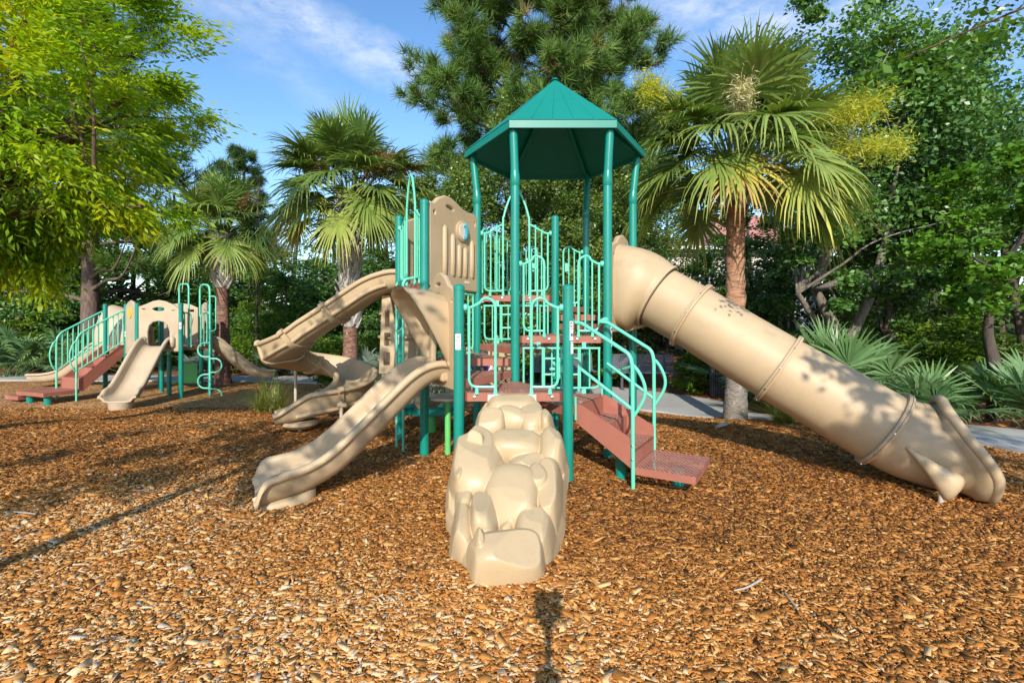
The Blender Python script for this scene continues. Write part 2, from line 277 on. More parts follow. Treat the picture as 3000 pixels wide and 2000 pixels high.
# ------------------------------------------------------------------ object helpers
def base(o, name, parent=None):
    COL.objects.link(o)
    if parent is not None: o.parent = parent
    return o
def tag(o, label=None, cat=None, group=None, kind=None):
    for k, v in (('label', label), ('category', cat), ('group', group), ('kind', kind)):
        if v: o[k] = v
    return o
def thing(name, label, cat, loc=(0, 0, 0), group=None, rotz=0):
    o = bpy.data.objects.new(name, None); COL.objects.link(o); o.location = loc; o.rotation_euler = (0, 0, rotz); o.empty_display_size = .2
    return tag(o, label, cat, group)
class MB:
    """collects shapes, then links them as ONE mesh object"""
    def __init__(self): self.v, self.f, self.m, self.n = [], [], [], 0
    def raw(self, vs, fs, mi=0):
        o = len(self.v); self.v += [tuple(map(float, p)) for p in vs]
        for f in fs: self.f.append(tuple(i + o for i in f)); self.m.append(mi)
        return self
    def box(self, c, s, rz=0, mi=0, X=None):
        Mx = X if X is not None else Matrix.Translation(Vector(c)) @ Matrix.Rotation(rz, 4, 'Z')
        vs = [Mx @ Vector((sx * s[0] / 2, sy * s[1] / 2, sz * s[2] / 2)) for sx in (-1, 1) for sy in (-1, 1) for sz in (-1, 1)]
        return self.raw(vs, [(0, 1, 3, 2), (4, 6, 7, 5), (0, 4, 5, 1), (2, 3, 7, 6), (0, 2, 6, 4), (1, 5, 7, 3)], mi)
    def bar(self, a, b, w, h, mi=0):          # square bar from a to b
        a, b = Vector(a), Vector(b); q = (b - a).to_track_quat('X', 'Z').to_matrix().to_4x4()
        return self.box(None, ((b - a).length, w, h), X=Matrix.Translation((a + b) / 2) @ q, mi=mi)
    def tube(self, pts, r, n=10, caps=True, mi=0, closed=False):
        pts = [Vector(p) for p in pts]; N = len(pts)
        rs = r if hasattr(r, '__len__') else [r] * N
        T = []
        for i in range(N):
            a = pts[max(i - 1, 0)]; b = pts[min(i + 1, N - 1)]
            if closed: a, b = pts[(i - 1) % N], pts[(i + 1) % N]
            T.append((b - a).normalized())
        u = T[0].orthogonal().normalized(); vs = []
        for i in range(N):
            u = (u - T[i] * u.dot(T[i])).normalized(); w = T[i].cross(u)
            for k in range(n):
                c = 2 * math.pi * k / n; vs.append(pts[i] + (u * math.cos(c) + w * math.sin(c)) * rs[i])
        fs = []
        for i in range(N if closed else N - 1):
            for k in range(n):
                a = i * n + k; b = i * n + (k + 1) % n; j = ((i + 1) % N) * n
                fs.append((a, b, j + (k + 1) % n, j + k))
        if caps and not closed: fs += [tuple(reversed(range(n))), tuple((N - 1) * n + k for k in range(n))]
        return self.raw(vs, fs, mi)
    def lathe(self, c, prof, n=24, mi=0):      # prof: (radius, z)
        vs = [(c[0] + r * math.cos(2 * math.pi * k / n), c[1] + r * math.sin(2 * math.pi * k / n), c[2] + z) for r, z in prof for k in range(n)]
        fs = [(i * n + k, i * n + (k + 1) % n, (i + 1) * n + (k + 1) % n, (i + 1) * n + k) for i in range(len(prof) - 1) for k in range(n)]
        if prof[0][0] > 1e-4: fs.append(tuple(reversed(range(n))))
        if prof[-1][0] > 1e-4: fs.append(tuple((len(prof) - 1) * n + k for k in range(n)))
        return self.raw(vs, fs, mi)
    def prism(self, poly, z0, z1, top=0, side=0, bottom=True):
        n = len(poly); vs = [(p[0], p[1], z0) for p in poly] + [(p[0], p[1], z1) for p in poly]
        self.raw(vs, [(i, (i + 1) % n, n + (i + 1) % n, n + i) for i in range(n)], side)
        o = len(self.v) - 2 * n
        self.f.append(tuple(o + n + i for i in range(n))); self.m.append(top)
        if bottom: self.f.append(tuple(o + i for i in reversed(range(n)))); self.m.append(side)
        return self
    def loft(self, rings, closed=True, mi=0, cap0=False, cap1=False):
        n = len(rings[0]); vs = [p for r in rings for p in r]; fs = []
        for i in range(len(rings) - 1):
            for k in range(n if closed else n - 1):
                a, b = i * n + k, i * n + (k + 1) % n; fs.append((a, b, b + n, a + n))
        if cap0: fs.append(tuple(reversed(range(n))))
        if cap1: fs.append(tuple((len(rings) - 1) * n + k for k in range(n)))
        return self.raw(vs, fs, mi)
    def build(self, name, mats, parent=None, sharp=38, loc=None, smooth=True):
        me = bpy.data.meshes.new(name); me.from_pydata(self.v, [], self.f)
        mats = mats if isinstance(mats, (list, tuple)) else [mats]
        for m in mats: me.materials.append(m)
        me.polygons.foreach_set('material_index', self.m)
        bm = bmesh.new(); bm.from_mesh(me); bmesh.ops.recalc_face_normals(bm, faces=bm.faces); bm.to_mesh(me); bm.free()
        if smooth:
            me.polygons.foreach_set('use_smooth', [True] * len(me.polygons)); me.set_sharp_from_angle(angle=R(sharp))
        me.update()
        o = bpy.data.objects.new(name, me); base(o, name, parent)
        if loc is not None: o.location = loc
        return o
def smooth(pts, k=6):
    """Catmull-Rom through the points"""
    P = [Vector(p) for p in pts]; P = [P[0] * 2 - P[1]] + P + [P[-1] * 2 - P[-2]]; out = []
    for i in range(1, len(P) - 2):
        a, b, c, e = P[i - 1:i + 3]
        for j in range(k):
            t = j / k
            out.append(.5 * ((2 * b) + (c - a) * t + (2 * a - 5 * b + 4 * c - e) * t * t + (3 * b - a - 3 * c + e) * t ** 3))
    return out + [P[-2]]
def fillet(pts, r, k=5):
    """polyline with rounded corners"""
    P = [Vector(p) for p in pts]; out = [P[0]]
    for i in range(1, len(P) - 1):
        a, b, c = P[i - 1], P[i], P[i + 1]; d1, d2 = (a - b), (c - b); q = min(r, d1.length * .49, d2.length * .49)
        s, e = b + d1.normalized() * q, b + d2.normalized() * q
        for j in range(k + 1):
            t = j / k; out.append(s * (1 - t) ** 2 + b * 2 * t * (1 - t) + e * t * t)
    return out + [P[-1]]
def qmesh(name, V, Q, mat, parent=None, tint=None, smooth_=False):
    V = np.asarray(V, np.float32); Q = np.asarray(Q, np.int32)
    me = bpy.data.meshes.new(name); me.vertices.add(len(V)); me.vertices.foreach_set('co', V.ravel())
    k = Q.shape[1]; me.loops.add(Q.size); me.loops.foreach_set('vertex_index', Q.ravel())
    me.polygons.add(len(Q)); me.polygons.foreach_set('loop_start', np.arange(0, Q.size, k, dtype=np.int32))
    me.update(calc_edges=True)
    if smooth_: me.polygons.foreach_set('use_smooth', np.ones(len(Q), bool))
    if tint is not None:
        a = me.attributes.new('tint', 'FLOAT', 'FACE'); a.data.foreach_set('value', np.clip(tint, 0, 1).astype(np.float32))
    me.materials.append(mat); o = bpy.data.objects.new(name, me)
    return base(o, name, parent)
def plate(name, outline, holes, thick, bevel, X, mat, parent):
    """rounded sheet with holes, drawn in its own plane and set by the matrix X"""
    cu = bpy.data.curves.new(name, 'CURVE'); cu.dimensions = '2D'; cu.fill_mode = 'BOTH'; cu.extrude = max(thick / 2 - bevel, .001); cu.bevel_depth = bevel; cu.bevel_resolution = 2
    for lp in [outline] + list(holes):
        s = cu.splines.new('POLY'); s.points.add(len(lp) - 1); s.use_cyclic_u = True
        for i, p in enumerate(lp): s.points[i].co = (p[0], p[1], 0, 1)
    tmp = bpy.data.objects.new('tmp', cu); COL.objects.link(tmp)
    me = bpy.data.meshes.new_from_object(tmp.evaluated_get(bpy.context.evaluated_depsgraph_get()))
    bpy.data.objects.remove(tmp); bpy.data.curves.remove(cu)
    me.materials.clear(); me.materials.append(mat); me.transform(X); me.name = name
    me.polygons.foreach_set('use_smooth', [True] * len(me.polygons)); me.set_sharp_from_angle(angle=R(40))
    return base(bpy.data.objects.new(name, me), name, parent)
def ell(cx, cy, rx, ry, n=20, rot=0): return [(cx + rx * math.cos(t) * math.cos(rot) - ry * math.sin(t) * math.sin(rot), cy + rx * math.cos(t) * math.sin(rot) + ry * math.sin(t) * math.cos(rot)) for t in (2 * math.pi * i / n for i in range(n))]
def rrect(x0, y0, x1, y1, r, k=4):
    out = []
    for cx, cy, a in ((x1 - r, y1 - r, 0), (x0 + r, y1 - r, 90), (x0 + r, y0 + r, 180), (x1 - r, y0 + r, 270)):
        for j in range(k + 1): t = R(a + 90 * j / k); out.append((cx + r * math.cos(t), cy + r * math.sin(t)))
    return out
def edge_frame(P, Q, z=0.0):
    """x runs P->Q, y up, z outward (to the left-hand rule side given by the caller swapping P and Q)"""
    P, Q = Vector((P[0], P[1], 0)), Vector((Q[0], Q[1], 0)); x = (Q - P).normalized(); y = Vector((0, 0, 1)); zz = x.cross(y)
    Mx = Matrix((x, y, zz)).transposed().to_4x4(); Mx.translation = P + Vector((0, 0, z)); return Mx
# ------------------------------------------------------------------ ground, paths
def sheet(name, fn_poly=None, nx=None, mat=None, lift=0.0, xs=None, ys=None):
    xs, ys = np.asarray(xs), np.asarray(ys); X, Y = np.meshgrid(xs, ys); Z = ground_z(X, Y) + lift
    if fn_poly is not None: Z = Z + fn_poly(X, Y)
    V = np.stack([X, Y, Z], -1).reshape(-1, 3); n = len(xs); q = (np.arange(len(ys) - 1)[:, None] * n + np.arange(n - 1)[None, :]).ravel()
    o = qmesh(name, V, np.stack([q, q + 1, q + n + 1, q + n], 1), mat, smooth_=True); o['kind'] = 'structure'; return o
far = [-900, -300, -120, -60]
sheet('ground', mat=M['straw'], lift=-.012, xs=far + list(np.arange(-40, 41, 1.0)) + [60, 120, 300, 900], ys=[-300, -60, -20] + list(np.arange(-8, 36, .5)) + [45, 70, 150, 400, 1500])
def strip(name, pts, widths, mat, lift, thick):
    """a band of ground along a centre line"""
    C = smooth([(p[0], p[1], 0) for p in pts], 8); W = np.interp(np.linspace(0, 1, len(C)), np.linspace(0, 1, len(widths)), widths)
    mb = MB(); rings = []
    for i, c in enumerate(C):
        t = (C[min(i + 1, len(C) - 1)] - C[max(i - 1, 0)]).normalized(); s = Vector((-t.y, t.x, 0)); ring = []
        for u in (-1, -.5, 0, .5, 1):
            q = c + s * u * W[i] / 2; ring.append((q.x, q.y, gz(q.x, q.y) + lift))
        a, b = ring[0], ring[-1]
        rings.append([(a[0], a[1], a[2] - thick)] + ring + [(b[0], b[1], b[2] - thick)])
    mb.loft(rings, closed=False); o = mb.build(name, mat); o['kind'] = 'structure'; return o
# the chips fill the play area in front of the curving path
edge_pts = [(-24, 12.9), (-15, 13.1), (-10.5, 13.0), (-7, 12.9), (-3.5, 12.2), (-1.0, 11.0), (1.0, 9.9), (2.6, 8.7), (3.4, 7.95), (4.4, 6.9), (5.1, 5.6), (5.6, 4.2), (6.6, 2.2), (8.5, -1.0), (9, -7)]
E_ = smooth([(x, y, 0) for x, y in edge_pts], 12)
bm_ = MB(); rows = []
for p in E_:
    lo = Vector((p.x - 1.5, -9, 0)) if p.x > 2 else Vector((p.x, -9, 0))
    base_pt = Vector((min(p.x, 2.0), -9, 0)); rows.append([(*(base_pt.lerp(Vector((p.x, p.y, 0)), k)).xy, gz(*(base_pt.lerp(Vector((p.x, p.y, 0)), k)).xy) + .002) for k in np.linspace(0, 1, 150)])
bm_.loft(rows, closed=False); mulch = bm_.build('mulch_ground', M['mulch'], sharp=180); mulch['kind'] = 'structure'
path_w = 1.25
pc = []
for i, (x, y) in enumerate(edge_pts):
    a = Vector(edge_pts[max(i - 1, 0)]); b = Vector(edge_pts[min(i + 1, len(edge_pts) - 1)]); t = (b - a).normalized(); s = Vector((-t.y, t.x))
    w = {6: 2.4, 7: 2.0, 5: 2.0}.get(i, 1.15); pc.append((x + s.x * w / 2, y + s.y * w / 2, w))
path = strip('path', [(p[0], p[1]) for p in pc], [p[2] for p in pc], M['concrete'], .03, .08)
jb = MB()
for x, y, a in ((3.72, 8.62, -.72), (5.55, 6.4, -1.2), (-6, 13.3, 0), (-2.3, 12.4, -.5), (-11, 13.6, 0)):
    jb.box((x, y, gz(x, y) + .031), (.014, 1.3, .006), rz=a)
j_ = jb.build('path_joint', M['black']); j_['kind'] = 'structure'

# ------------------------------------------------------------------ loose wood chips lying on the mulch
def chips():
    rng = np.random.default_rng(5); N = 300000
    u = rng.random(N * 3); Y = 1.35 + (9.2 - 1.35) * u ** 1.25; keep = rng.random(N * 3) < np.where(Y < 4.2, 1, .72); Y = Y[keep][:N]; n = len(Y)
    X = (rng.random(n) * 2 - 1) * (1.13 * Y + .25)
    lim = np.interp(Y, [0, 2.2, 4.2, 5.6, 6.9, 7.95, 9.4], [8, 6.5, 5.5, 5.0, 4.3, 3.3, 1.7]); k = X < lim; X, Y = X[k], Y[k]; n = len(X)
    gro = 1 + .25 * smoothstep(3, 8, Y)
    L = np.clip(rng.lognormal(math.log(.0235), .46, n) * np.where(rng.random(n) < .30, .45, 1), .006, .10) * gro; W = np.clip(L * rng.uniform(.22, .78, n), .004, .036); T = rng.uniform(.0008, .0026, n) * gro
    yaw = rng.random(n) * 2 * math.pi; pit = rng.normal(0, .19, n); rol = rng.normal(0, .26, n)
    cy, sy, cp, sp, cr, sr = np.cos(yaw), np.sin(yaw), np.cos(pit), np.sin(pit), np.cos(rol), np.sin(rol)
    ax = np.stack([cy * cp, sy * cp, sp], 1); lat = np.stack([-sy * cr + cy * sp * sr * -1, cy * cr - sy * sp * sr, cp * sr], 1); up = np.cross(ax, lat)
    lump = .018 * np.sin(X * 5.1 + 2 * np.sin(Y * 3.3)) * np.sin(Y * 4.7 + X)
    C = np.stack([X, Y, ground_z(X, Y) + .005 + rng.random(n) * .010 + .05 * np.clip(L - .02, 0, .1)], 1)
    e0, e1 = 1 - .75 * rng.random(n) ** 2.2, 1 - .75 * rng.random(n) ** 2.2; sh = rng.uniform(-.25, .25, n)
    V = np.empty((n, 8, 3)); i = 0
    for sx, e in ((-1, e0), (1, e1)):
        for sw in (-1, 1):
            for su in (-1, 1):
                V[:, i] = C + ax * ((sx * L / 2) + sw * sh * W)[:, None] + lat * (sw * W / 2 * e)[:, None] + up * (su * T / 2)[:, None]; i += 1
    q = np.array([(1, 3, 7, 5), (0, 1, 5, 4), (2, 6, 7, 3), (0, 2, 3, 1), (4, 5, 7, 6)])
    Q = (np.arange(n)[:, None, None] * 8 + q[None]).reshape(-1, 4)
    big = .5 + .5 * np.sin(X * .9 + 1.3 * np.sin(Y * .7)) * np.sin(Y * 1.1 + .6 * np.sin(X * 1.3))
    pale = np.exp(-(((X + 2.6) / 1.5) ** 2 + ((Y - 3.6) / .8) ** 2)) * .24 + .10 * np.exp(-(((X + 2.2) / 1.8) ** 2 + ((Y - 2.4) / 1.0) ** 2)) + np.exp(-(((X + 1.2) / 1.7) ** 2 + ((Y - 2.0) / .7) ** 2)) * .14   # bleached patches
    near = .10 * (1 - smoothstep(2.0, 3.6, Y)); t = np.clip(rng.beta(1.7, 2.0, n) * .95 + .16 * (big - .5) + pale + near - .115, 0, 1)
    o = qmesh('wood_chips', V.reshape(-1, 3), Q, M['chip'], tint=np.repeat(t, 5)); o['kind'] = 'stuff'
    o['label'] = 'loose golden brown wood chips covering the play area'
chips()

# ------------------------------------------------------------------ shared playground pieces
PR = .0445
def post(parent, p, z1, z0=0.0, r=PR, cap=True, name='post', mat=None):
    mb = MB(); g = gz(p[0], p[1]) - .1 + z0
    pr = [(r, g), (r, z1 - .03)]
    mb.lathe((p[0], p[1], 0), pr, 20)
    if cap: mb.lathe((p[0], p[1], 0), [(r + .003, z1 - .045), (r + .003, z1 - .012), (r * .86, z1 - .002), (r * .45, z1 + .006), (0, z1 + .008)], 20)
    return mb.build(name, mat or M['green'], parent, sharp=30)
def deck(parent, pts, z, th=.07, name='deck', cut=.07, arch=None):
    P = [Vector((p[0], p[1])) for p in pts]; poly = []
    n = len(P)
    for i in range(n):
        a, b, c = P[i - 1], P[i], P[(i + 1) % n]
        if arch == i:
            m = (a + c) / 2; poly += [b + (a - b).normalized() * .16, b + (m - b).normalized() * .02 + (a - b).normalized() * .06, b + (m - b).normalized() * .02 + (c - b).normalized() * .06, b + (c - b).normalized() * .16]; continue
        poly += [b + (a - b).normalized() * cut, b + (c - b).normalized() * cut]
    mb = MB(); mb.prism([tuple(p) for p in poly], z - th, z, top=1, side=0, bottom=False)
    o = mb.build(name, [M['brown'], M['perf']], parent, sharp=20)
    return o
def bolt(parent, X, u, z, r=.014):
    mb = MB(); c = X @ Vector((u, z, 0)); nrm = (X.to_3x3() @ Vector((0, 0, 1)))
    mb.tube([c, c + nrm * .006, c + nrm * .008], [r, r, r * .5], 10); mb.tube([c + nrm * .006, c + nrm * .014], [r * .45, r * .35], 8)
    return mb.build('bolt', M['steel'], parent)
def gate(parent, P, Q, zd, zk, zh, w, nb=0, apex=None, name='guard_rail', flip=False, off=0.0):
    """hooped barrier that starts at post P and ends in an upright on the deck"""
    X = edge_frame(P, Q); mb = MB(); g = lambda u, z, o=0: X @ Vector((u, z, (off + o) * (-1 if flip else 1)))
    k = [g(.045, zk), g(.11, zk)]
    top = [(.055, zk), (.09, zk), (.115, zk + .008), ((.115 + w - .075) / 2, (zk + zh) / 2), (w - .11, zh - .012), (w - .075, zh), (w - .03, zh - .018), (w - .006, zh - .05), (w, zh - .10)]
    if apex:   # the upright sweeps on into a tall arch
        ux, uz = apex; top = [(.055, zk), (.09, zk), (.13, zk + .01), ((.13 + w) / 2, (zk + zh) / 2 + .01), (w - .03, zh - .006), (w, zh)]
        mb.tube([g(u, z) for u, z in [(p.x, p.y) for p in smooth([(a, b, 0) for a, b in top], 5)]], .0125, 9)
        arc = [(w, zd - .02), (w, zh), (w + .01, zh + .10), (w + (ux - w) * .28, zh + (uz - zh) * .55), (w + (ux - w) * .62, zh + (uz - zh) * .86), (ux, uz)]
        mb.tube([g(p.x, p.y) for p in smooth([(a, b, 0) for a, b in arc], 6)], .0125, 9)
    else:
        pts = smooth([(a, b, 0) for a, b in top], 5); mb.tube([g(p.x, p.y) for p in pts] + [g(w, zd - .02)], .0125, 9)
    zb = zd + .05
    low = fillet([(.085, zk, 0), (.085, zb, 0), (w, zb, 0)], .07); mb.tube([g(p.x, p.y) for p in low], .0115, 9)
    for i in range(nb):
        u = .085 + (w - .085) * (i + 1) / (nb + 1); zt = np.interp(u, [.09, .115, (.115 + w - .075) / 2, w - .08, w], [zk, zk + .008, (zk + zh) / 2, zh, zh - .01])
        mb.tube([g(u, zt), g(u, zb)], .009, 8)
    mb.lathe((0, 0, 0), [(0.001, 0)], 3) if False else None
    c0, c1 = g(.042, zk), g(.075, zk); mb.tube([c0, c0.lerp(c1, .3), c0.lerp(c1, .75), c1], [.028, .032, .028, .016], 12)
    for u in (w, .15 if w > .2 else .12):
        a, b = g(u, zb - .005), g(u, zd - .01); mb.tube([a, b], [.012, .02], 8)
    return mb.build(name, M['mint'], parent)
def riser_barrier(parent, P, Q, z0, z1, name='riser_barrier', nb=7, inner=True):
    X = edge_frame(P, Q); L = (Vector(Q[:2]) - Vector(P[:2])).length; mb = MB(); g = lambda u, z: X @ Vector((u, z, 0))
    a, b = .085, L - .085
    mb.tube([g(p.x, p.y) for p in fillet([(a, z1, 0), (a, z0, 0), (b, z0, 0), (b, z1, 0)], .06)], .011, 8); mb.tube([g(a - .011, z1), g(b + .011, z1)], .0115, 8)
    for i in range(nb):
        u = a + (b - a) * (i + 1) / (nb + 1); mb.tube([g(u, z0), g(u, z1)], .0085, 8)
    if inner:
        h = z1 - z0; u0, u1 = a + (b - a) * .27, a + (b - a) * .73
        for z in (z0 + h * .34, z0 + h * .74): mb.tube([g(u0, z), g(u1, z)], .0115, 8)
        for u in (u0, u1): mb.tube([g(u, z0 - .03), g(u, z1)], .012, 8)
    for u in (a + (b - a) * .2, a + (b - a) * .8):
        mb.box(None, (.04, .06, .006), X=X @ Matrix.Translation((u, z1 + .03, 0)))
        mb.box(None, (.04, .05, .006), X=X @ Matrix.Translation((u, z0 - .03, 0)))
    return mb.build(name, M['mint'], parent)
def label_patch(parent, p, z0, z1, a0, a1, marks=(), r=PR, name='instruction_label'):
    """printed sticker wrapped round a post; angles measured from the camera side, degrees"""
    mb = MB()
    def patch(za, zb, b0, b1, rr, mi):
        n = 6; rows = []
        for i in range(n + 1):
            t = R(-90 + b0 + (b1 - b0) * i / n); rows.append([(p[0] + rr * math.cos(t), p[1] + rr * math.sin(t), za), (p[0] + rr * math.cos(t), p[1] + rr * math.sin(t), zb)])
        mb.loft(rows, closed=False, mi=mi)
    patch(z0, z1, a0, a1, r + .0015, 0)
    for (fz0, fz1, fb0, fb1, mi) in marks: patch(z0 + (z1 - z0) * fz0, z0 + (z1 - z0) * fz1, a0 + (a1 - a0) * fb0, a0 + (a1 - a0) * fb1, r + .003, mi)
    return mb.build(name, [M['white'], M['blue'], M['orange'], M['black']], parent)
def trough_profile(w, h1, h2, th=.035):
    """closed outline of an open slide bed: h1 wall on the left of travel, h2 on the right"""
    def wall(s, h): return [(s * (w - .10), 0), (s * (w - .045), .02), (s * (w - .012), .07), (s * (w + .0), h * .6), (s * (w + .005), h - .03), (s * (w + .02), h - .004), (s * (w + .045), h), (s * (w + .07), h - .012), (s * (w + .078), h - .04), (s * (w + .066), h - .058), (s * (w + .045), h - .06), (s * (w + .035), h * .45), (s * (w + .02), .035), (s * (w - .02), -.015), (s * (w - .10), -th)]
    a = wall(-1, h1); b = wall(1, h2)
    return a[::-1] + b
def sweep_trough(name, path, mat, parent, w=.25, h1=.17, h2=.17, wfn=None, hfn=None, bank=None, k=5, capz=True):
    P = smooth(path, k); N = len(P); rings = []
    for i, p in enumerate(P):
        T = (P[min(i + 1, N - 1)] - P[max(i - 1, 0)]).normalized(); flat = Vector((T.x, T.y, 0)).normalized()
        S = Vector((flat.y, -flat.x, 0)); f = i / (N - 1)
        if bank: S = (S + Vector((0, 0, bank(f)))).normalized()
        U = S.cross(T).normalized()
        if U.z < 0: U = -U
        ww = wfn(f) if wfn else w; a, b = hfn(f) if hfn else (h1, h2)
        rings.append([p + S * q[0] + U * q[1] for q in trough_profile(ww, a, b)])
    mb = MB(); mb.loft(rings, closed=True, cap0=True, cap1=True)
    return mb.build(name, mat, parent, sharp=60), P, rings
# ------------------------------------------------------------------ the big play structure
Y0, Y1, Y2, Y3 = 4.08, 4.87, 5.66, 6.45
A, B, C, D, E, F, G, H, I, J, K, L_ = (-.443, Y0), (.467, Y0), (.0306, Y1), (.9516, Y1), (-.872, Y1), (-1.305, Y2), (-.403, Y2), (.4996, Y2), (1.398, Y2), (.03, Y3), (.977, Y3), (-.86, Y3)
PS = thing('play_structure', 'large green and tan play structure with a hexagonal green roof, tube slide and rock climber', 'playground', (0, 4.9, 0))
PS.location = (0, 0, 0)
RC = Vector((.497, 5.66)); R_ROOF = 1.045
for p, z in ((A, 1.672), (B, 1.672)): post(PS, p, z)
for p in (E, F, H): post(PS, p, 2.572)
post(PS, L_, 2.45)
for p in (C, D, G, I, J, K):
    mb = MB(); q = Vector(p); o = (q - RC).normalized() * (.034 if p in (C, D) else .046); x, y = p
    mb.tube([(x, y, -.1), (x, y, 2.72)], PR, 20)
    mb.tube([(x, y, 2.705), (x, y, 2.71), (x, y, 2.80), (x + o.x * .12, y + o.y * .12, 2.855)], [PR, PR + .004, PR + .004, PR - .002], 20)
    pp = MB().tube([(x + o.x * .05, y + o.y * .05, 2.82), (x + o.x, y + o.y, 3.255), (x + o.x * 1.02, y + o.y * 1.02, 3.29)], [PR - .003] * 3, 20)
    po = mb.build('post', M['green'], PS, sharp=50); pp.build('post_extension', M['green'], po, sharp=50)
# roof
def hexring(r, z, c=RC): return [(c.x + r * math.cos(R(60 * k)), c.y + r * math.sin(R(60 * k)), z) for k in range(6)]
mb = MB()
apex = (RC.x, RC.y, 4.15)
out = hexring(R_ROOF, 3.318); low = hexring(R_ROOF, 3.245); inn = hexring(R_ROOF - .03, 3.25); inn2 = hexring(R_ROOF - .035, 3.295)
for k in range(6):
    a, b = Vector(out[k]), Vector(out[(k + 1) % 6]); ap = Vector(apex); nrm = (b - a).cross(ap - a).normalized()
    NS = 5                                      # standing seams pressed into each sheet
    def P_(u, v): return (a.lerp(b, u)).lerp(ap, v)
    for s in range(NS):
        u0, u1 = s / NS, (s + 1) / NS; e = .006
        for (ua, ub, ha, hb) in ((u0, u0 + e, .0, .006), (u0 + e, u1 - e, .006, .006), (u1 - e, u1, .006, .0)):
            mb.raw([P_(ua, 0) + nrm * ha, P_(ub, 0) + nrm * hb, P_(ub, .992) + nrm * hb * .3, P_(ua, .992) + nrm * ha * .3], [(0, 1, 2, 3)])
    mb.raw([low[k], low[(k + 1) % 6], out[(k + 1) % 6], out[k]], [(0, 1, 2, 3)])
    mb.raw([low[k], low[(k + 1) % 6], inn[(k + 1) % 6], inn[k]], [(3, 2, 1, 0)])
    mb.raw([inn[k], inn[(k + 1) % 6], inn2[(k + 1) % 6], inn2[k]], [(0, 1, 2, 3)])
    mb.raw([inn2[k], inn2[(k + 1) % 6], (RC.x, RC.y, 4.12)], [(0, 1, 2)])
roof = mb.build('roof', M['roof'], PS, smooth=False)
rb = MB(); rb.lathe((RC.x, RC.y, 4.138), [(.05, 0), (.035, .018), (0, .026)], 6); rb.build('roof_cap', M['roof'], roof)
for k in range(6):
    a = Vector(inn2[k]); rb = MB(); rb.bar(a.lerp(Vector((RC.x, RC.y, 4.10)), .04) - Vector((0, 0, .03)), a.lerp(Vector((RC.x, RC.y, 4.10)), .97) - Vector((0, 0, .03)), .045, .045); rb.build('roof_rafter', M['roof'], roof)
    fb = MB(); a, b = Vector(hexring(R_ROOF + .003, 0)[k]), Vector(hexring(R_ROOF + .003, 0)[(k + 1) % 6])
# decks climb in a spiral round the middle post
deck(PS, (B, D, C), .645); DA = deck(PS, (A, B, C), .772, arch=2)
deck(PS, (A, C, E), .872); deck(PS, (E, C, G), .99); deck(PS, (G, C, H), 1.10); DC = deck(PS, (C, D, H), 1.217)
deck(PS, (D, I, H), 1.33); deck(PS, (H, I, K), 1.435); deck(PS, (H, K, J), 1.54); DG = deck(PS, (G, H, J), 1.657); deck(PS, (E, G, F), 1.762); deck(PS, (F, G, L_), 1.775)
XAB, XCD, XGH = edge_frame(A, B), edge_frame(C, D), edge_frame(G, H)
for X, dk, z, us in ((XAB, DA, .737, (.13, .30, .61, .78)), (XCD, DC, 1.182, (.13, .34, .62, .80)), (XGH, DG, 1.622, (.29, .61))):
    for u in us: bolt(dk, X @ Matrix.Translation((0, 0, .001)), u, z)
# barriers
gate(PS, A, B, .772, 1.484, 1.562, .305); gate(PS, B, A, .772, 1.484, 1.562, .305)
gate(PS, C, D, 1.217, 1.935, 2.012, .29, 2); gate(PS, D, C, 1.217, 1.935, 2.012, .29, 2)
gate(PS, G, H, 1.657, 2.372, 2.47, .30, 2, apex=(.452, 2.87)); gate(PS, H, G, 1.657, 2.372, 2.47, .30, 2, apex=(.452, 2.87))
gate(PS, F, E, 1.762, 2.42, 2.52, .30, 2, apex=(.452, 2.94)); gate(PS, E, F, 1.762, 2.42, 2.52, .30, 2, apex=(.452, 2.94))
gate(PS, K, J, 1.54, 2.26, 2.335, .30, 2); gate(PS, J, K, 1.54, 2.26, 2.335, .30, 2); gate(PS, J, G, 1.70, 2.37, 2.45, .80, 6)
for P_0, u_ in ((edge_frame(K, J), .285), (edge_frame(J, K), .285)):
    mb = MB(); mb.box(None, (.05, .11, .03), X=P_0 @ Matrix.Translation((u_ - .03, 2.06, 0))); mb.build('bell_plate', M['mint'], PS)
riser_barrier(PS, G, H, 1.15, 1.535, nb=7); riser_barrier(PS, C, D, .70, 1.095, nb=7); riser_barrier(PS, E, G, 1.03, 1.66, nb=7, inner=False)
mb = MB(); mb.tube([(D[0] + .03, D[1] + .05, .84), (I[0] - .03, I[1] - .05, .84)], .017, 10); mb.build('cross_bar', M['mint'], PS)
# the flower wheel in the lower barrier
mb = MB(); w_ = edge_frame(C, D) @ Matrix.Translation((.44, .89, .03))
for k in range(8):
    t = k * math.pi / 4; mb.tube([w_ @ Vector((.03 * math.cos(t), .03 * math.sin(t), 0)), w_ @ Vector((.085 * math.cos(t), .085 * math.sin(t), 0)), w_ @ Vector((.10 * math.cos(t), .10 * math.sin(t), 0))], [.014, .02, .008], 8)
mb.tube([w_ @ Vector((0, 0, -.01)), w_ @ Vector((0, 0, .02))], .035, 12); mb.build('spinner', M['mint'], PS)

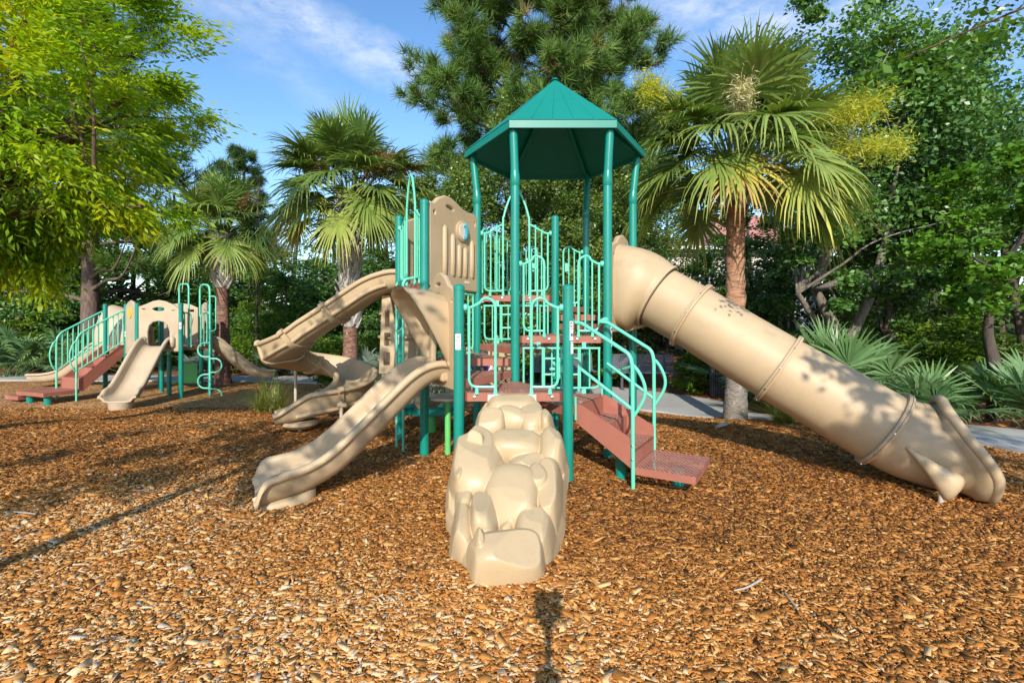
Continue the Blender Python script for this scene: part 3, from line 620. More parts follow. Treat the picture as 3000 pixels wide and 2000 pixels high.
# ---- stair with landing, from the edge B-D
o2 = Vector((.852, -.523, 0)); l2 = Vector((.523, .852, 0)); M0 = Vector((.71, 4.475, 0))
def st(t, s, z): return M0 + o2 * t + l2 * s + Vector((0, 0, z))
ST = MB()
hw = .30
for s in (-hw, hw):      # two side plates
    prof = [(0.0, .655), (.045, .655), (.505, .41), (.505, .165), (0.0, .50)]
    d = .006
    ST.raw([st(t, s - d, z) for t, z in prof] + [st(t, s + d, z) for t, z in prof], [(0, 1, 2, 3, 4), (9, 8, 7, 6, 5)] + [(i, (i + 1) % 5, 5 + (i + 1) % 5, 5 + i) for i in range(5)])
for t0, zt, zb in ((.012, .64, .485), (.245, .48, .325), (.497, .32, .165)):       # risers
    a, b = st(t0, -hw + .007, zb), st(t0, hw - .007, zt); ST.raw([st(t0, -hw + .007, zb), st(t0, hw - .007, zb), st(t0, hw - .007, zt), st(t0, -hw + .007, zt), st(t0 + .006, -hw + .007, zb), st(t0 + .006, hw - .007, zb), st(t0 + .006, hw - .007, zt), st(t0 + .006, -hw + .007, zt)], [(0, 1, 2, 3), (7, 6, 5, 4), (3, 2, 6, 7), (0, 4, 5, 1), (0, 3, 7, 4), (1, 5, 6, 2)])
stair = ST.build('stair', M['brown'], PS, smooth=False)
Xst = Matrix((o2, l2, Vector((0, 0, 1)))).transposed().to_4x4()
def treadbox(name, t0, t1, z, th, parent, half=hw - .008):
    mb = MB(); mb.prism([(t0, -half), (t1, -half), (t1, half), (t0, half)], z - th, z, top=1, side=0, bottom=False)
    o = mb.build(name, [M['brown'], M['perf_fine']], parent, smooth=False); o.matrix_world = Matrix.Translation(M0) @ Xst; return o
treadbox('tread', .018, .25, .485, .02, stair); treadbox('tread', .251, .503, .325, .02, stair)
treadbox('landing_step', .51, .985, .195, .06, stair, hw + .005)
mb = MB(); c = st(.78, .02, 0); mb.lathe((c.x, c.y, -.1), [(.05, 0), (.05, .235)], 18); mb.build('landing_foot', M['green'], stair)
mb = MB(); c = st(.30, -.02, 0); mb.lathe((c.x, c.y, -.1), [(PR, 0), (PR, .38)], 18); mb.build('stair_foot', M['green'], stair)
def handrail(s, post_xy, kz):
    mb = MB(); e = s * 1.0
    top = [st(-.02, s, kz), st(.06, s, kz - .01), st(.455, s, 1.115), st(.50, s, 1.04), st(.505, s, -.08)]
    pts = [top[0], top[1]] + fillet([top[1], top[2] + (top[2] - top[1]) * .06, top[3] - Vector((0, 0, .03)), top[4]], .09, 7)[1:]
    mb.tube(pts, .0165, 10)
    mb.tube([st(.05, s, .96), st(.505, s, .655)], .0145, 10)
    # narrow loop beside the post
    mb.tube([st(-.015, s, kz)] + [st(p.x, s, p.y) for p in fillet([(-.015, kz, 0), (-.015, .74, 0), (.05, .70, 0), (.05, kz - .01, 0)], .06)] , .0145, 9)
    mb.tube([st(.505, s, 1.00)] + [st(p.x, s, p.y) for p in smooth([(.505, 1.02, 0), (.56, .95, 0), (.60, .85, 0), (.595, .76, 0), (.545, .66, 0), (.505, .60, 0)], 5)], .0135, 9)
    mb.tube([st(.0, s, .72), st(.0, s, .52)], .010, 8)
    c = st(-.02, s, kz + .005); q = Vector((post_xy[0], post_xy[1], kz + .02)); mb.tube([c, c.lerp(q, .5), q], [.016, .03, .03], 10)
    return mb.build('handrail', M['mint'], stair)
handrail(-hw - .012, B, 1.36); handrail(hw + .012, D, 1.36)
for s in (-hw - .03, ):
    for z in (.26, .37): bolt(stair, Matrix.Translation(st(.505, s, 0)) @ edge_frame((0, 0), tuple((o2).xy)), 0, z, .007)

# ---- rock climber in front of the edge A-B
def rock():
    stones = [  # x0, x1, y0, y1 in the close-up, height, squareness, tilt
        (370, 745, 100, 250, .085, 3.2), (285, 540, 195, 300, .06, 2.6), (245, 500, 262, 415, .12, 2.7), (430, 680, 235, 360, .105, 2.4), (610, 805, 178, 395, .10, 2.5), (775, 893, 248, 405, .115, 2.6),
        (600, 800, 372, 430, .05, 2.2), (60, 480, 392, 880, .17, 2.5), (380, 800, 405, 605, .125, 3.4), (765, 990, 398, 665, .155, 2.7), (525, 850, 592, 715, .12, 3.2), (300, 520, 580, 800, .105, 2.2),
        (330, 765, 685, 1100, .17, 3.0), (660, 850, 672, 885, .165, 2.0), (740, 975, 632, 1035, .16, 2.6), (236, 458, 872, 1205, .18, 3.4), (78, 270, 905, 1265, .13, 2.7), (445, 575, 985, 1150, .09, 2.2),
        (575, 900, 970, 1280, .15, 2.5), (212, 800, 1118, 1470, .21, 3.3), (162, 270, 1198, 1365, .09, 2.4), (780, 842, 1255, 1435, .05, 2.4), (112, 260, 760, 975, .09, 2.2), (200, 380, 480, 620, .195, 1.8), (250, 370, 1205, 1370, .235, 2.0), (95, 190, 690, 830, .16, 1.8)]
    outl = [(1424, 1160), (1395, 1200), (1382, 1260), (1352, 1300), (1322, 1320), (1303, 1400), (1303, 1460), (1322, 1490), (1312, 1590), (1345, 1625), (1364, 1660), (1374, 1712), (1590, 1712), (1612, 1680), (1608, 1640), (1625, 1600), (1638, 1530), (1655, 1480), (1662, 1385), (1671, 1340), (1660, 1290), (1631, 1275), (1633, 1235), (1600, 1200), (1575, 1160)]
    nx, ny = 240, 340
    px = np.linspace(1270, 1700, nx); py = np.linspace(1148, 1726, ny); PX, PY = np.meshgrid(px, py)
    a = (PY - HOR) / FPX; Yg = (1.4 + .4857 * 2.6) / (a + .4857); Xg = (PX - 1500) / FPX * Yg; Zg = EYE - a * Yg
    n = np.array([0, -.437, .900])
    # distance to the outline, in metres of the board
    O = np.array(outl, float); inside = np.zeros(PX.shape, bool); dist = np.full(PX.shape, 1e9)
    for i in range(len(O)):
        p, q = O[i], O[(i + 1) % len(O)]
        c = ((p[1] > PY) != (q[1] > PY)) & (PX < (q[0] - p[0]) * (PY - p[1]) / (q[1] - p[1] + 1e-9) + p[0]); inside ^= c
        v = q - p; t = np.clip(((PX - p[0]) * v[0] + (PY - p[1]) * v[1]) / (v @ v), 0, 1); dist = np.minimum(dist, np.hypot(PX - p[0] - t * v[0], PY - p[1] - t * v[1]))
    sd = np.where(inside, dist, -dist) * Yg / FPX
    S = 2.529; U = (PX - 1280) * S; W = (PY - 1120) * S
    Hh = np.full(PX.shape, -.02); rng = np.random.default_rng(3)
    for (x0, x1, y0, y1, h, e) in stones:
        rot = rng.uniform(-.12, .12); cx, cy, rx, ry = (x0 + x1) / 2, (y0 + y1) / 2, (x1 - x0) / 2 * 1.05, (y1 - y0) / 2 * 1.05
        du, dv = (U - cx), (W - cy); uu = (du * math.cos(rot) + dv * math.sin(rot)) / rx; vv = (-du * math.sin(rot) + dv * math.cos(rot)) / ry
        r = (np.abs(uu) ** e + np.abs(vv) ** e) ** (1 / e)
        dome = np.clip(1 - r ** 4.5, -2, 1); tx, ty = rng.uniform(-.34, .34), rng.uniform(-.12, .36)
        ridge = np.maximum(0, uu * math.cos(rot * 17) + vv * math.sin(rot * 17) - .25) * rng.uniform(.1, .7); s = 1.12 * h * (np.sign(dome) * np.abs(dome) ** .5) * (1 + tx * uu + ty * vv - ridge)
        pa, pb, pc_ = rng.uniform(-.38, .38), rng.uniform(-.25, .42), rng.uniform(.88, 1.08); s = np.minimum(s, 1.12 * h * (pc_ + pa * uu + pb * vv)) if h > .09 else s; s = np.where(r < 1.25, s, -1); k = .007; hh = np.clip(.5 + .5 * (s - Hh) / k, 0, 1); Hh = Hh * (1 - hh) + s * hh + k * hh * (1 - hh)
    side = np.clip(sd / .05, -4, 1); Hh = np.where(sd > .05, Hh, Hh * np.sqrt(np.clip(1 - (1 - np.clip(side, 0, 1)) ** 2, 0, 1)) + np.where(sd < 0, sd * 3.0, 0) - .03 * (1 - np.clip(side, 0, 1)))
    for _ in range(1):
        Hp = Hh.copy(); Hp[1:-1, 1:-1] = (Hh[1:-1, 1:-1] * 2 + Hh[:-2, 1:-1] + Hh[2:, 1:-1] + Hh[1:-1, :-2] + Hh[1:-1, 2:]) / 6; Hh = Hp
    low_ = smoothstep(3.6, 2.7, Yg) if False else np.clip((3.4 - Yg) / .8, 0, 1); V = np.stack([.0 + (Xg + .0) * .935, Yg + n[1] * Hh - .085 * low_, Zg + n[2] * Hh - .03 * low_], -1)
    keep = sd > -.030
    idx = -np.ones(PX.shape, int); idx[keep] = np.arange(keep.sum())
    q = np.stack([idx[:-1, :-1], idx[:-1, 1:], idx[1:, 1:], idx[1:, :-1]], -1).reshape(-1, 4); q = q[(q >= 0).all(1)]
    o = qmesh('rock_climber', V[keep], q[:, ::-1], M['tan_rock'], PS, smooth_=True)
    me = o.data; bm = bmesh.new(); bm.from_mesh(me); bmesh.ops.delete(bm, geom=[v for v in bm.verts if not v.link_faces], context='VERTS')
    ext = bmesh.ops.extrude_edge_only(bm, edges=[e for e in bm.edges if e.is_boundary])['geom']
    for v in [g for g in ext if isinstance(g, bmesh.types.BMVert)]:
        v.co += Vector((0, .437, -.9)) * .10
        v.co.z = max(v.co.z, -.05)
    bmesh.ops.recalc_face_normals(bm, faces=bm.faces); bm.to_mesh(me); bm.free()
    if sum(p.normal.z for p in me.polygons) < 0: me.flip_normals()
    me.polygons.foreach_set('use_smooth', [True] * len(me.polygons))
    return o
rk = rock()
mb = MB(); mb.box((.0, 4.045, .735), (.40, .02, .06)); mb.build('mounting_plate', M['cream'], rk)

# ---- straight slide with its hood, from the edge E-A
XEA = edge_frame(E, A); dE = Vector((-.879, -.477, 0)).normalized(); mid = (Vector((*E, 0)) + Vector((*A, 0))) / 2
def sl(t, z, s=0): return mid + dE * t + Vector((0, 0, z))
straight_slide = thing('straight_slide', None, None); straight_slide.parent = PS
prof = [(-.03, .885), (.10, .875), (.24, .80), (.46, .60), (.70, .38), (.92, .20), (1.12, .105), (1.30, .068), (1.42, .052), (1.50, .028)]
bed, P_bed, _ = sweep_trough('slide_bed', [sl(t, z) for t, z in prof], M['tan'], straight_slide, w=.225, hfn=lambda f: ((.13 + .06 * math.sin(min(1, f * 3) * 1.57)) * (1 - .72 * float(smoothstep(.84, 1, f))),) * 2, wfn=lambda f: .225 + .035 * float(smoothstep(.72, .95, f)))
mb = MB()      # foot under the end of the bed
rings = [[sl(t, z) + Vector((-dE.y, dE.x, 0)) * s for s, z in ((-.24 * k, .05 * q), (-.27 * k, .03 * q), (-.27 * k, -.06), (.27 * k, -.06), (.27 * k, .03 * q), (.24 * k, .05 * q))] for t, k, q in ((1.08, .6, 1.6), (1.16, .9, 1.2), (1.26, 1.0, .9), (1.38, .97, .7), (1.47, .88, .5))]
mb.loft(rings, cap0=True, cap1=True); mb.build('slide_foot', M['tan'], bed, sharp=80)
def Lq(k): return .055 + .80 * k      # position along the E-A edge, 0..1 between the posts
hood_out = [(.05, .80), (.86, .80), (.86, 1.60), (.80, 1.64), (.70, 1.67), (.60, 1.755), (.50, 1.795), (.40, 1.785), (.31, 1.73), (.21, 1.67), (.11, 1.64), (.05, 1.60)]
door = [(.27, .84), (.64, .84), (.64, 1.20), (.62, 1.30), (.56, 1.39), (.46, 1.43), (.35, 1.39), (.29, 1.30), (.27, 1.20)]
hood = plate('slide_hood', hood_out, [door, ell(.46, 1.70, .085, .028, 16), ell(.795, 1.54, .03, .022, 12)], .05, .015, XEA, M['tan'], straight_slide)
# canopy that swells out over the bed
def arch(u):      # from the left foot over the top to the right foot
    pts = [(.20, .95), (.185, 1.18), (.18, 1.38), (.21, 1.52), (.32, 1.59), (.46, 1.605), (.60, 1.59), (.71, 1.52), (.74, 1.38), (.735, 1.18), (.72, .95)]
    i = min(int(u * 10), 9); t = u * 10 - i; return np.array(pts[i]) * (1 - t) + np.array(pts[i + 1]) * t
mb = MB(); n = 40; rows = []
for v in np.linspace(0, 1, 9):
    row = []
    for i in range(n + 1):
        u = i / n; q = arch(u); hgt = min(1, max(0, (q[1] - .95) / .60)); pr = .36 * hgt ** 1.15 + .012
        flare = 1 + .16 * v * v; x = .46 + (q[0] - .46) * flare; z = q[1] + .03 * math.sin(v * 2.6) * hgt + .05 * v * hgt
        row.append(XEA @ Vector((x, z, .02 + pr * v)))
    rows.append(row)
inn_ = [[p - (p - (XEA @ Vector((.46, 1.2, .1)))).normalized() * .022 for p in r] for r in rows]
lip = [p + (p - (XEA @ Vector((.46, 1.2, .1)))).normalized() * .012 for p in rows[-1]]
mb.loft(rows + [lip] + inn_[::-1], closed=False); mb.build('canopy', M['tan'], hood, sharp=70)
for u in (.255, .655):     # rounded bosses where hood and bed meet
    o = MB().box(None, (.085, .18, .09), X=XEA @ Matrix.Translation((u, .93, .035))).build('boss', M['tan'], hood); bv = o.modifiers.new('b', 'BEVEL'); bv.width = .025; bv.segments = 3

# ---- big pipe panel on the edge E-G
XEG = edge_frame(E, G); W_ = .919
po = [(.06, 1.735), (.865, 1.70), (.865, 2.53), (.82, 2.56), (.72, 2.555), (.60, 2.575), (.50, 2.62), (.40, 2.655), (.30, 2.66), (.20, 2.62), (.13, 2.555), (.06, 2.555)]
holes = [ell(.38, 2.56, .085, .034, 18, -.12), ell(.125, 2.47, .03, .035, 12), ell(.83, 2.46, .022, .04, 12)]
for u, zt in ((.25, 2.35), (.385, 2.28), (.505, 2.19), (.61, 2.17), (.735, 2.26)): holes.append(rrect(u - .012, 1.86, u + .012, zt, .0119))
pipe_panel = plate('pipe_panel', po, holes, .06, .018, XEG, M['tan'], PS)
for u, zt in ((.29, 2.37), (.425, 2.30), (.54, 2.20), (.65, 2.18), (.775, 2.27)):       # half-round pipes beside the slots
    mb = MB(); mb.tube([XEG @ Vector((u, z, .02)) for z in (1.83, 1.85, 2.0, zt - .03, zt)], [.006, .03, .034, .034, .012], 14); mb.build('pipe', M['tan'], pipe_panel, sharp=80)
dc = XEG @ Matrix.Translation((.585, 2.34, .032))
mb = MB(); mb.tube([dc @ Vector((0, 0, z)) for z in (-.01, .012, .022)], [.115, .115, .10], 28, mi=0); mb.tube([dc @ Vector((0, 0, z)) for z in (.02, .026)], [.088, .086], 28, mi=1)
dial = mb.build('dial', [M['tan'], M['cream']], pipe_panel)
mb = MB(); arc_ = [dc @ Vector((.055 * math.cos(t) - .012, .075 * math.sin(t), .03)) for t in np.linspace(-1.35, 1.35, 26)]
mb.tube(arc_, [.02 + .006 * (i % 2) for i in range(26)], 10); mb.build('dial_worm', M['teal'], dial, sharp=20)
mb = MB(); mb.box(None, (.085, .028, .004), X=XEG @ Matrix.Translation((.68, 1.79, .032))); mb.build('maker_plate', M['cream'], pipe_panel)

# ---- ladder of sagging rungs at the edge F-E
dF = Vector((-.877, -.481, 0)).normalized(); eF = Vector((.481, -.877, 0)).normalized(); cF = (Vector((*F, 0)) + Vector((*E, 0))) / 2 + dF * .12
mb = MB()
for s in (-.125, .125):
    c = cF + eF * s; mb.tube(fillet([c + Vector((0, 0, -.1)), c + Vector((0, 0, 1.80)), c - dF * .14 + Vector((0, 0, 1.82))], .10, 7), .0145, 10)
for z in (.20, .48, .76, 1.02, 1.28, 1.54):
    mb.tube(smooth([cF + eF * s + dF * o_ + Vector((0, 0, z + h_)) for s, h_, o_ in ((-.125, .03, 0), (-.08, -.012, .015), (0, -.03, .025), (.08, -.012, .015), (.125, .03, 0))], 4), .011, 8)
mb.build('loop_ladder', M['mint'], PS)

# ---- open spiral slide leaving the tower to the left
spiral = thing('spiral_slide', None, None); spiral.parent = PS
sp = [(-1.28, 6.02, 1.765), (-1.45, 6.05, 1.755), (-1.72, 6.09, 1.66), (-2.1, 6.13, 1.42), (-2.5, 6.17, 1.17), (-2.76, 6.22, .985), (-2.98, 6.40, .86), (-3.08, 6.74, .755), (-2.98, 7.06, .665), (-2.72, 7.24, .575), (-2.42, 7.18, .48), (-2.23, 6.92, .395), (-2.20, 6.58, .315), (-2.36, 6.30, .245), (-2.62, 6.12, .185), (-2.90, 5.99, .13)]
def sp_h(f):
    b = float(smoothstep(.30, .46, f)); e = float(smoothstep(.90, 1, f))
    return (.21 + .09 * b) * (1 - .55 * e), (.21 - .05 * b) * (1 - .45 * e)
bed2, P_sp, rings_sp = sweep_trough('slide_bed', sp, M['tan'], spiral, w=.215, hfn=sp_h, bank=lambda f: .16 * float(smoothstep(.3, .45, f)) * (1 - float(smoothstep(.8, .95, f))), k=8)
for f in (.21, .30, .40, .55, .86):         # clamped joints with raised bands round the outside
    i = int(f * (len(rings_sp) - 1)); mb = MB(); r = []
    for j in (-1, 1):
        T = (P_sp[min(i + 1, len(P_sp) - 1)] - P_sp[i - 1]).normalized(); c = P_sp[i] + Vector((0, 0, .08)); c0_ = sum((Vector(p) for p in rings_sp[i]), Vector()) / len(rings_sp[i])
        q = rings_sp[i]; q = q[20:] + q[:10]
        r.append([Vector(p) + T * .034 * j + (Vector(p) - c).normalized() * .034 for p in q])
    # open band following only the outside of the trough
    nq = len(r[0]); inner = [[p - (p - c).normalized() * .032 for p in rr] for rr in r]
    mb.loft([inner[0], r[0], r[1], inner[1]], closed=False); mb.build('joint_band', M['tan'], bed2, sharp=50)
for k_ in (2, 27):          # rails moulded along the lower corners
    mb = MB(); mb.tube([Vector(rings_sp[i][k_]) for i in range(8, len(rings_sp) - 6)], .026, 9); mb.build('moulded_rail', M['tan'], bed2, sharp=80)
for (px_, by, ty, Yd) in ((1000, 1262, 1188, 6.06), (866, 1172, 1080, 7.2)):
    t_ = at(px_, ty, Yd); mb = MB(); mb.tube([(t_.x, t_.y, gz(t_.x, t_.y) - .1), (t_.x, t_.y, t_.z + .05)], .022, 10); mb.build('support_pole', M['pole_tan'], spiral)
mb = MB(); c = at(880, 1240, 6.05); mb.tube([(c.x, c.y, -.12), (c.x, c.y, .16)], .028, 10); mb.build('support_pole', M['pole_tan'], spiral)
mb = MB(); c = at(880, 1238, 6.05); mb.lathe((c.x, c.y, .03), [(.08, 0), (.17, .02), (.22, .06), (.22, .10)], 24); o = mb.build('exit_foot', M['tan'], spiral)
mb = MB(); c = at(1002, 1190, 6.08); mb.box((c.x, c.y, c.z + .02), (.12, .10, .06), rz=.4); o = mb.build('bracket', M['tan'], spiral); bv = o.modifiers.new('b', 'BEVEL'); bv.width = .02; bv.segments = 3
XFL = edge_frame(L_, F); plate('entry_panel', [(.06, 1.75), (.84, 1.75), (.84, 2.50), (.6, 2.60), (.3, 2.60), (.06, 2.50)], [[(.24, 1.79), (.66, 1.79), (.66, 2.2), (.56, 2.33), (.34, 2.33), (.24, 2.2)], ell(.45, 2.47, .08, .03, 14)], .05, .015, XFL, M['tan'], spiral)

# ---- curved step climber behind the left tower
SCL = thing('curved_climber', None, None); SCL.parent = PS
mb = MB(); rows = []
cc = Vector((-1.42, 6.45, 0))
for z, o_ in ((1.72, 0), (1.4, -.03), (1.05, -.02), (.7, .03), (.45, .12), (.25, .25)):
    rows.append([(cc.x + o_ * .4 + .30 * math.cos(t), cc.y - o_ - .30 * math.sin(t), z) for t in np.linspace(R(-35), R(215), 20)])
mb.loft(rows, closed=False); o = mb.build('climber_shell', M['tan'], SCL, sharp=60); sm = o.modifiers.new('s', 'SOLIDIFY'); sm.thickness = .03
for z in (.55, .85, 1.15, 1.45):
    mb = MB(); mb.tube([(cc.x + .325 * math.cos(t), cc.y - .325 * math.sin(t), z) for t in np.linspace(R(-30), R(210), 20)], .02, 8); mb.build('step', M['tan'], SCL)
plate('side_panel', [(0, .72), (.17, .72), (.20, 1.25), (.12, 1.66), (.04, 1.66)], [rrect(.04, .80, .14, .98, .02), rrect(.05, 1.04, .15, 1.22, .02), rrect(.06, 1.28, .135, 1.5, .02)], .05, .012, edge_frame((-1.63, 6.05), (-1.35, 6.02)), M['tan'], SCL)

# ---- tube slide from the edge D-I
XDI = edge_frame(D, I); tube_slide = thing('tube_slide', None, None); tube_slide.parent = PS
od = Vector((.866, -.5, 0)); Q0 = Vector((1.19, 5.275, 0))
def ax(t):
    z = np.interp(t, [.312, .709, 1.48, 2.264], [1.655, 1.42, .925, .455]); return Q0 + od * t + Vector((0, 0, float(z)))
axd = (ax(2.264) - ax(.709)).normalized(); sd_ = Vector((-.5, -.866, 0)); up_ = axd.cross(sd_); up_ = up_ if up_.z > 0 else -up_     # sd_ points to the camera side
def ring(c, r, d=None, n=40, u=None):
    u = u or up_; return [c + (u * math.cos(2 * math.pi * k / n) + sd_ * math.sin(2 * math.pi * k / n)) * r for k in range(n)]
RT = .318
for t0, t1 in ((.33, .709), (.709, 1.48), (1.48, 2.264)):
    mb = MB(); a, b = ax(t0), ax(t1); mb.loft([ring(a.lerp(b, k), RT) for k in (0, .25, .5, .75, 1)] + [ring(a.lerp(b, k), RT - .015) for k in (1, 0)]); mb.build('tube_section', M['tan'], tube_slide, sharp=60)
for t0 in (.709, 1.48, 2.264):
    mb = MB(); c = ax(t0); mb.loft([ring(c - axd * .022, RT - .005), ring(c - axd * .022, RT + .034), ring(c - axd * .012, RT + .04), ring(c + axd * .012, RT + .04), ring(c + axd * .022, RT + .034), ring(c + axd * .022, RT - .005)])
    fl = mb.build('flange_ring', M['tan'], tube_slide, sharp=40)
    for k in range(10):
        t = 2 * math.pi * (k + .3) / 10; q = c + (up_ * math.cos(t) + sd_ * math.sin(t)) * (RT + .038); rr = (q - c).normalized()
        MB().tube([q, q + rr * .012], [.009, .006], 8).build('bolt', M['steel'], fl)
    gb = MB(); gb.loft([ring(c - axd * .0015, RT + .0405), ring(c - axd * .0015, RT + .0415), ring(c + axd * .0015, RT + .0415), ring(c + axd * .0015, RT + .0405)]); gb.build('flange_seam', M['black'], fl)
# hood: from a squarish panel outline to the tube
mb = MB(); n = 48; c1 = ax(.355); rows = []
def sq(k, a, b, p=3.4):
    t = 2 * math.pi * k / n; c, s = math.cos(t), math.sin(t); r = (abs(c) ** p + abs(s) ** p) ** (-1 / p); return s * r * a, c * r * b
for v in np.linspace(0, 1, 12):
    row = []
    for k in range(n):
        t = 2 * math.pi * k / n
        x, z = sq(k, .385, .44, 3.2); P0 = XDI @ Vector((.455 - x, 1.735 + z, .03))
        P1 = c1 + (up_ * math.cos(t) + sd_ * math.sin(t)) * (.352)
        w = v ** .9; bulge = math.sin(v * math.pi) * .05; m = P0.lerp(P1, w); cc_ = (XDI @ Vector((.455, 1.735, .03))).lerp(c1, w); row.append(m + (m - cc_).normalized() * bulge)
    rows.append(row)
rows.append(ring(c1 + axd * .02, .362, n=n)); rows.append(ring(c1 + axd * .035, .355, n=n)); rows.append(ring(c1 + axd * .03, .32, n=n))
mb.loft(rows); hood2 = mb.build('tube_hood', M['tan'], tube_slide, sharp=60)
gb = MB(); gb.loft([ring(c1 + axd * .036, .322), ring(c1 + axd * .040, .336), ring(c1 + axd * .046, .319)]); gb.build('hood_seam', M['black'], hood2)
plate('tube_entry_panel', [(.06, 1.27), (.86, 1.27), (.86, 2.10), (.80, 2.14), (.68, 2.17), (.60, 2.24), (.46, 2.27), (.32, 2.24), (.24, 2.17), (.12, 2.14), (.06, 2.10)], [ell(.46, 1.70, .27, .33, 28), ell(.46, 2.15, .085, .03, 16), ell(.12, 2.03, .03, .035, 12), ell(.80, 2.03, .03, .035, 12)], .055, .018, XDI, M['tan'], hood2)
mb = MB(); q = [XDI @ Vector((u, z, d_)) for u, z, d_ in ((.40, 1.27, .05), (.52, 1.33, .22), (.60, 1.42, .30))]; mb.tube(smooth(q, 6), [.03] * 7 + [.05] * 6, 10); mb.build('hood_rib', M['tan'], hood2, sharp=80)
# mouth of the tube: bends level, cut on a slant, with a fat lip and two feet
tt = [2.264, 2.40, 2.55, 2.70, 2.85, 2.98, 3.08]; zz = [.455, .388, .345, .325, .315, .310, .31]
def mouth_axis(t): return Q0 + od * t + Vector((0, 0, float(np.interp(t, tt, zz))))
n = 48; mb = MB(); rows = []; rows_in = []
for v in np.linspace(0, 1, 18):
    ra, rb = [], []
    for k in range(n):
        th = 2 * math.pi * k / n; cz = math.cos(th); tend = 2.575 + .315 * float(smoothstep(1.0, -.42, cz)) ** .9
        t = 2.264 + (tend - 2.264) * v; c = mouth_axis(t); dirv = (mouth_axis(t + .03) - mouth_axis(t - .03)).normalized(); u = dirv.cross(sd_); u = u if u.z > 0 else -u; u = up_.lerp(u, float(smoothstep(0, .35, v))).normalized()
        fl = 1 + .13 * float(smoothstep(.80, .90, v)) - .05 * math.exp(-((v - .78) / .045) ** 2) + .07 * v * abs(math.sin(th)) ** 2
        r_ = RT * fl; low_ = min(1, max(.0, .5 - cz * .5)); p = c + (u * cz * (1 + .10 * v * (cz > 0)) + sd_ * math.sin(th) * (1 + .04 * v)) * r_
        p.z = max(p.z, .015); ra.append(p); q = c + (p - c) * .93; rb.append(q)
    rows.append(ra); rows_in.append(rb)
mb.loft(rows + rows_in[::-1]); mouth = mb.build('tube_mouth', M['tan'], tube_slide, sharp=70)
mb = MB(); mb.tube([p.lerp(q, .5) + Vector((0, 0, .02)) for p, q in zip(rows[-1], rows_in[-1])], [.038] * n, 10, closed=True); mb.build('mouth_lip', M['tan'], mouth, sharp=80)
for s, nm in ((1, 'foot_wing'), (-1, 'foot_wing')):          # curled wings that steady the end
    mb = MB(); rr = []
    for f in np.linspace(0, 1, 14):
        t = 2.36 + .29 * f; z = .39 - .28 * f ** 1.1; c = mouth_axis(t); off = RT * (.93 + .20 * math.sin(f * math.pi * .8)); hgt = .012 + .095 * f ** 1.4
        p = Vector((c.x, c.y, 0)) + sd_ * s * (off + .02) + Vector((0, 0, z)); w = .018 + .065 * f ** 1.5
        if f > .93: w *= .75; hgt *= .8
        rr.append([p + (od * math.cos(a) * .6 * hgt + sd_ * s * math.sin(a) * w + Vector((0, 0, 1)) * math.cos(a) * hgt) for a in np.linspace(0, 2 * math.pi, 14, endpoint=False)])
    mb.loft(rr, cap0=True, cap1=True); mb.build(nm, M['tan'], mouth, sharp=80)
    mb = MB(); c = mouth_axis(2.56) + sd_ * s * (RT + .05); mb.tube([(c.x, c.y, -.1), (c.x, c.y, .10)], .018, 10); mb.build('support_pole', M['pole_tan'], tube_slide)

# ---- things under the decks that belong to the structure
plate('shop_counter', [(0, .34), (.86, .34), (.86, 1.02), (0, 1.02)], [rrect(.1 + .11 * k, .40, .135 + .11 * k, .94, .012) for k in range(7) if k not in (3, 4)], .03, .006, edge_frame((-.86, 6.36), (.02, 6.36)), M['tan'], PS)
mb = MB(); X = edge_frame((-.86, 6.36), (.02, 6.36))
for z, r_, mi in ((.018, .16, 0), (.026, .13, 1)): mb.tube([X @ Vector((.45, .80, z)), X @ Vector((.45, .80, z + .012))], r_, 24, mi=mi)
for k in range(6): mb.tube([X @ Vector((.45 + .07 * math.cos(k), .80 + .07 * math.sin(k), .036)), X @ Vector((.45 + .07 * math.cos(k), .80 + .07 * math.sin(k), .05))], .022, 10, mi=2)
mb.build('counter_wheel', [M['white'], M['purple'], M['cream']], PS)
# printed labels on the posts
label_patch(PS, A, 1.135, 1.265, -32, 26, [(.55, .62, .1, .9, 2), (.80, .86, .3, .7, 3)])
label_patch(PS, B, 1.31, 1.37, 12, 72, [(.2, .8, .1, .5, 3), (.35, .65, .18, .45, 0)]); label_patch(PS, B, 1.21, 1.305, 12, 72, [(.38, .62, .12, .42, 1), (.38, .62, .5, .62, 1), (.3, .7, .7, .85, 1)]); label_patch(PS, B, 1.10, 1.20, 24, 72, [(.86, .92, 0, 1, 2)])
label_patch(PS, D, 1.235, 1.33, 30, 85, [(.36, .64, .12, .4, 1), (.36, .64, .5, .8, 1)]); label_patch(PS, D, 1.115, 1.23, 40, 85)
label_patch(PS, F, 1.09, 1.20, -40, 10, [(.5, .56, .1, .9, 2)])
def promote(empty, mesh):
    """the main mesh of a part takes the place of its empty"""
    nm = empty.name; par = empty.parent
    for ch in [o for o in COL.objects if o.parent is empty and o is not mesh]: ch.parent = mesh
    mesh.parent = par; bpy.data.objects.remove(empty); mesh.name = nm; mesh.data.name = nm
def flatten(root):
    def depth(o):
        d = 0
        while o is not root:
            o = o.parent; d += 1
            if o is None: return -1
        return d
    for o in list(COL.objects):
        while o is not root and depth(o) > 2: o.parent = o.parent.parent
def settle(root, loc):
    """put the empty at the thing's base without moving its parts"""
    loc = Vector(loc); root.location = loc
    for o in COL.objects:
        if o.parent is root: o.matrix_parent_inverse = Matrix.Translation(-loc)
promote(straight_slide, bed); promote(spiral, bed2); promote(SCL, [o for o in COL.objects if o.parent is SCL and o.name.startswith('climber_shell')][0]); promote(tube_slide, hood2)
flatten(PS); settle(PS, (.25, 5.2, 0))
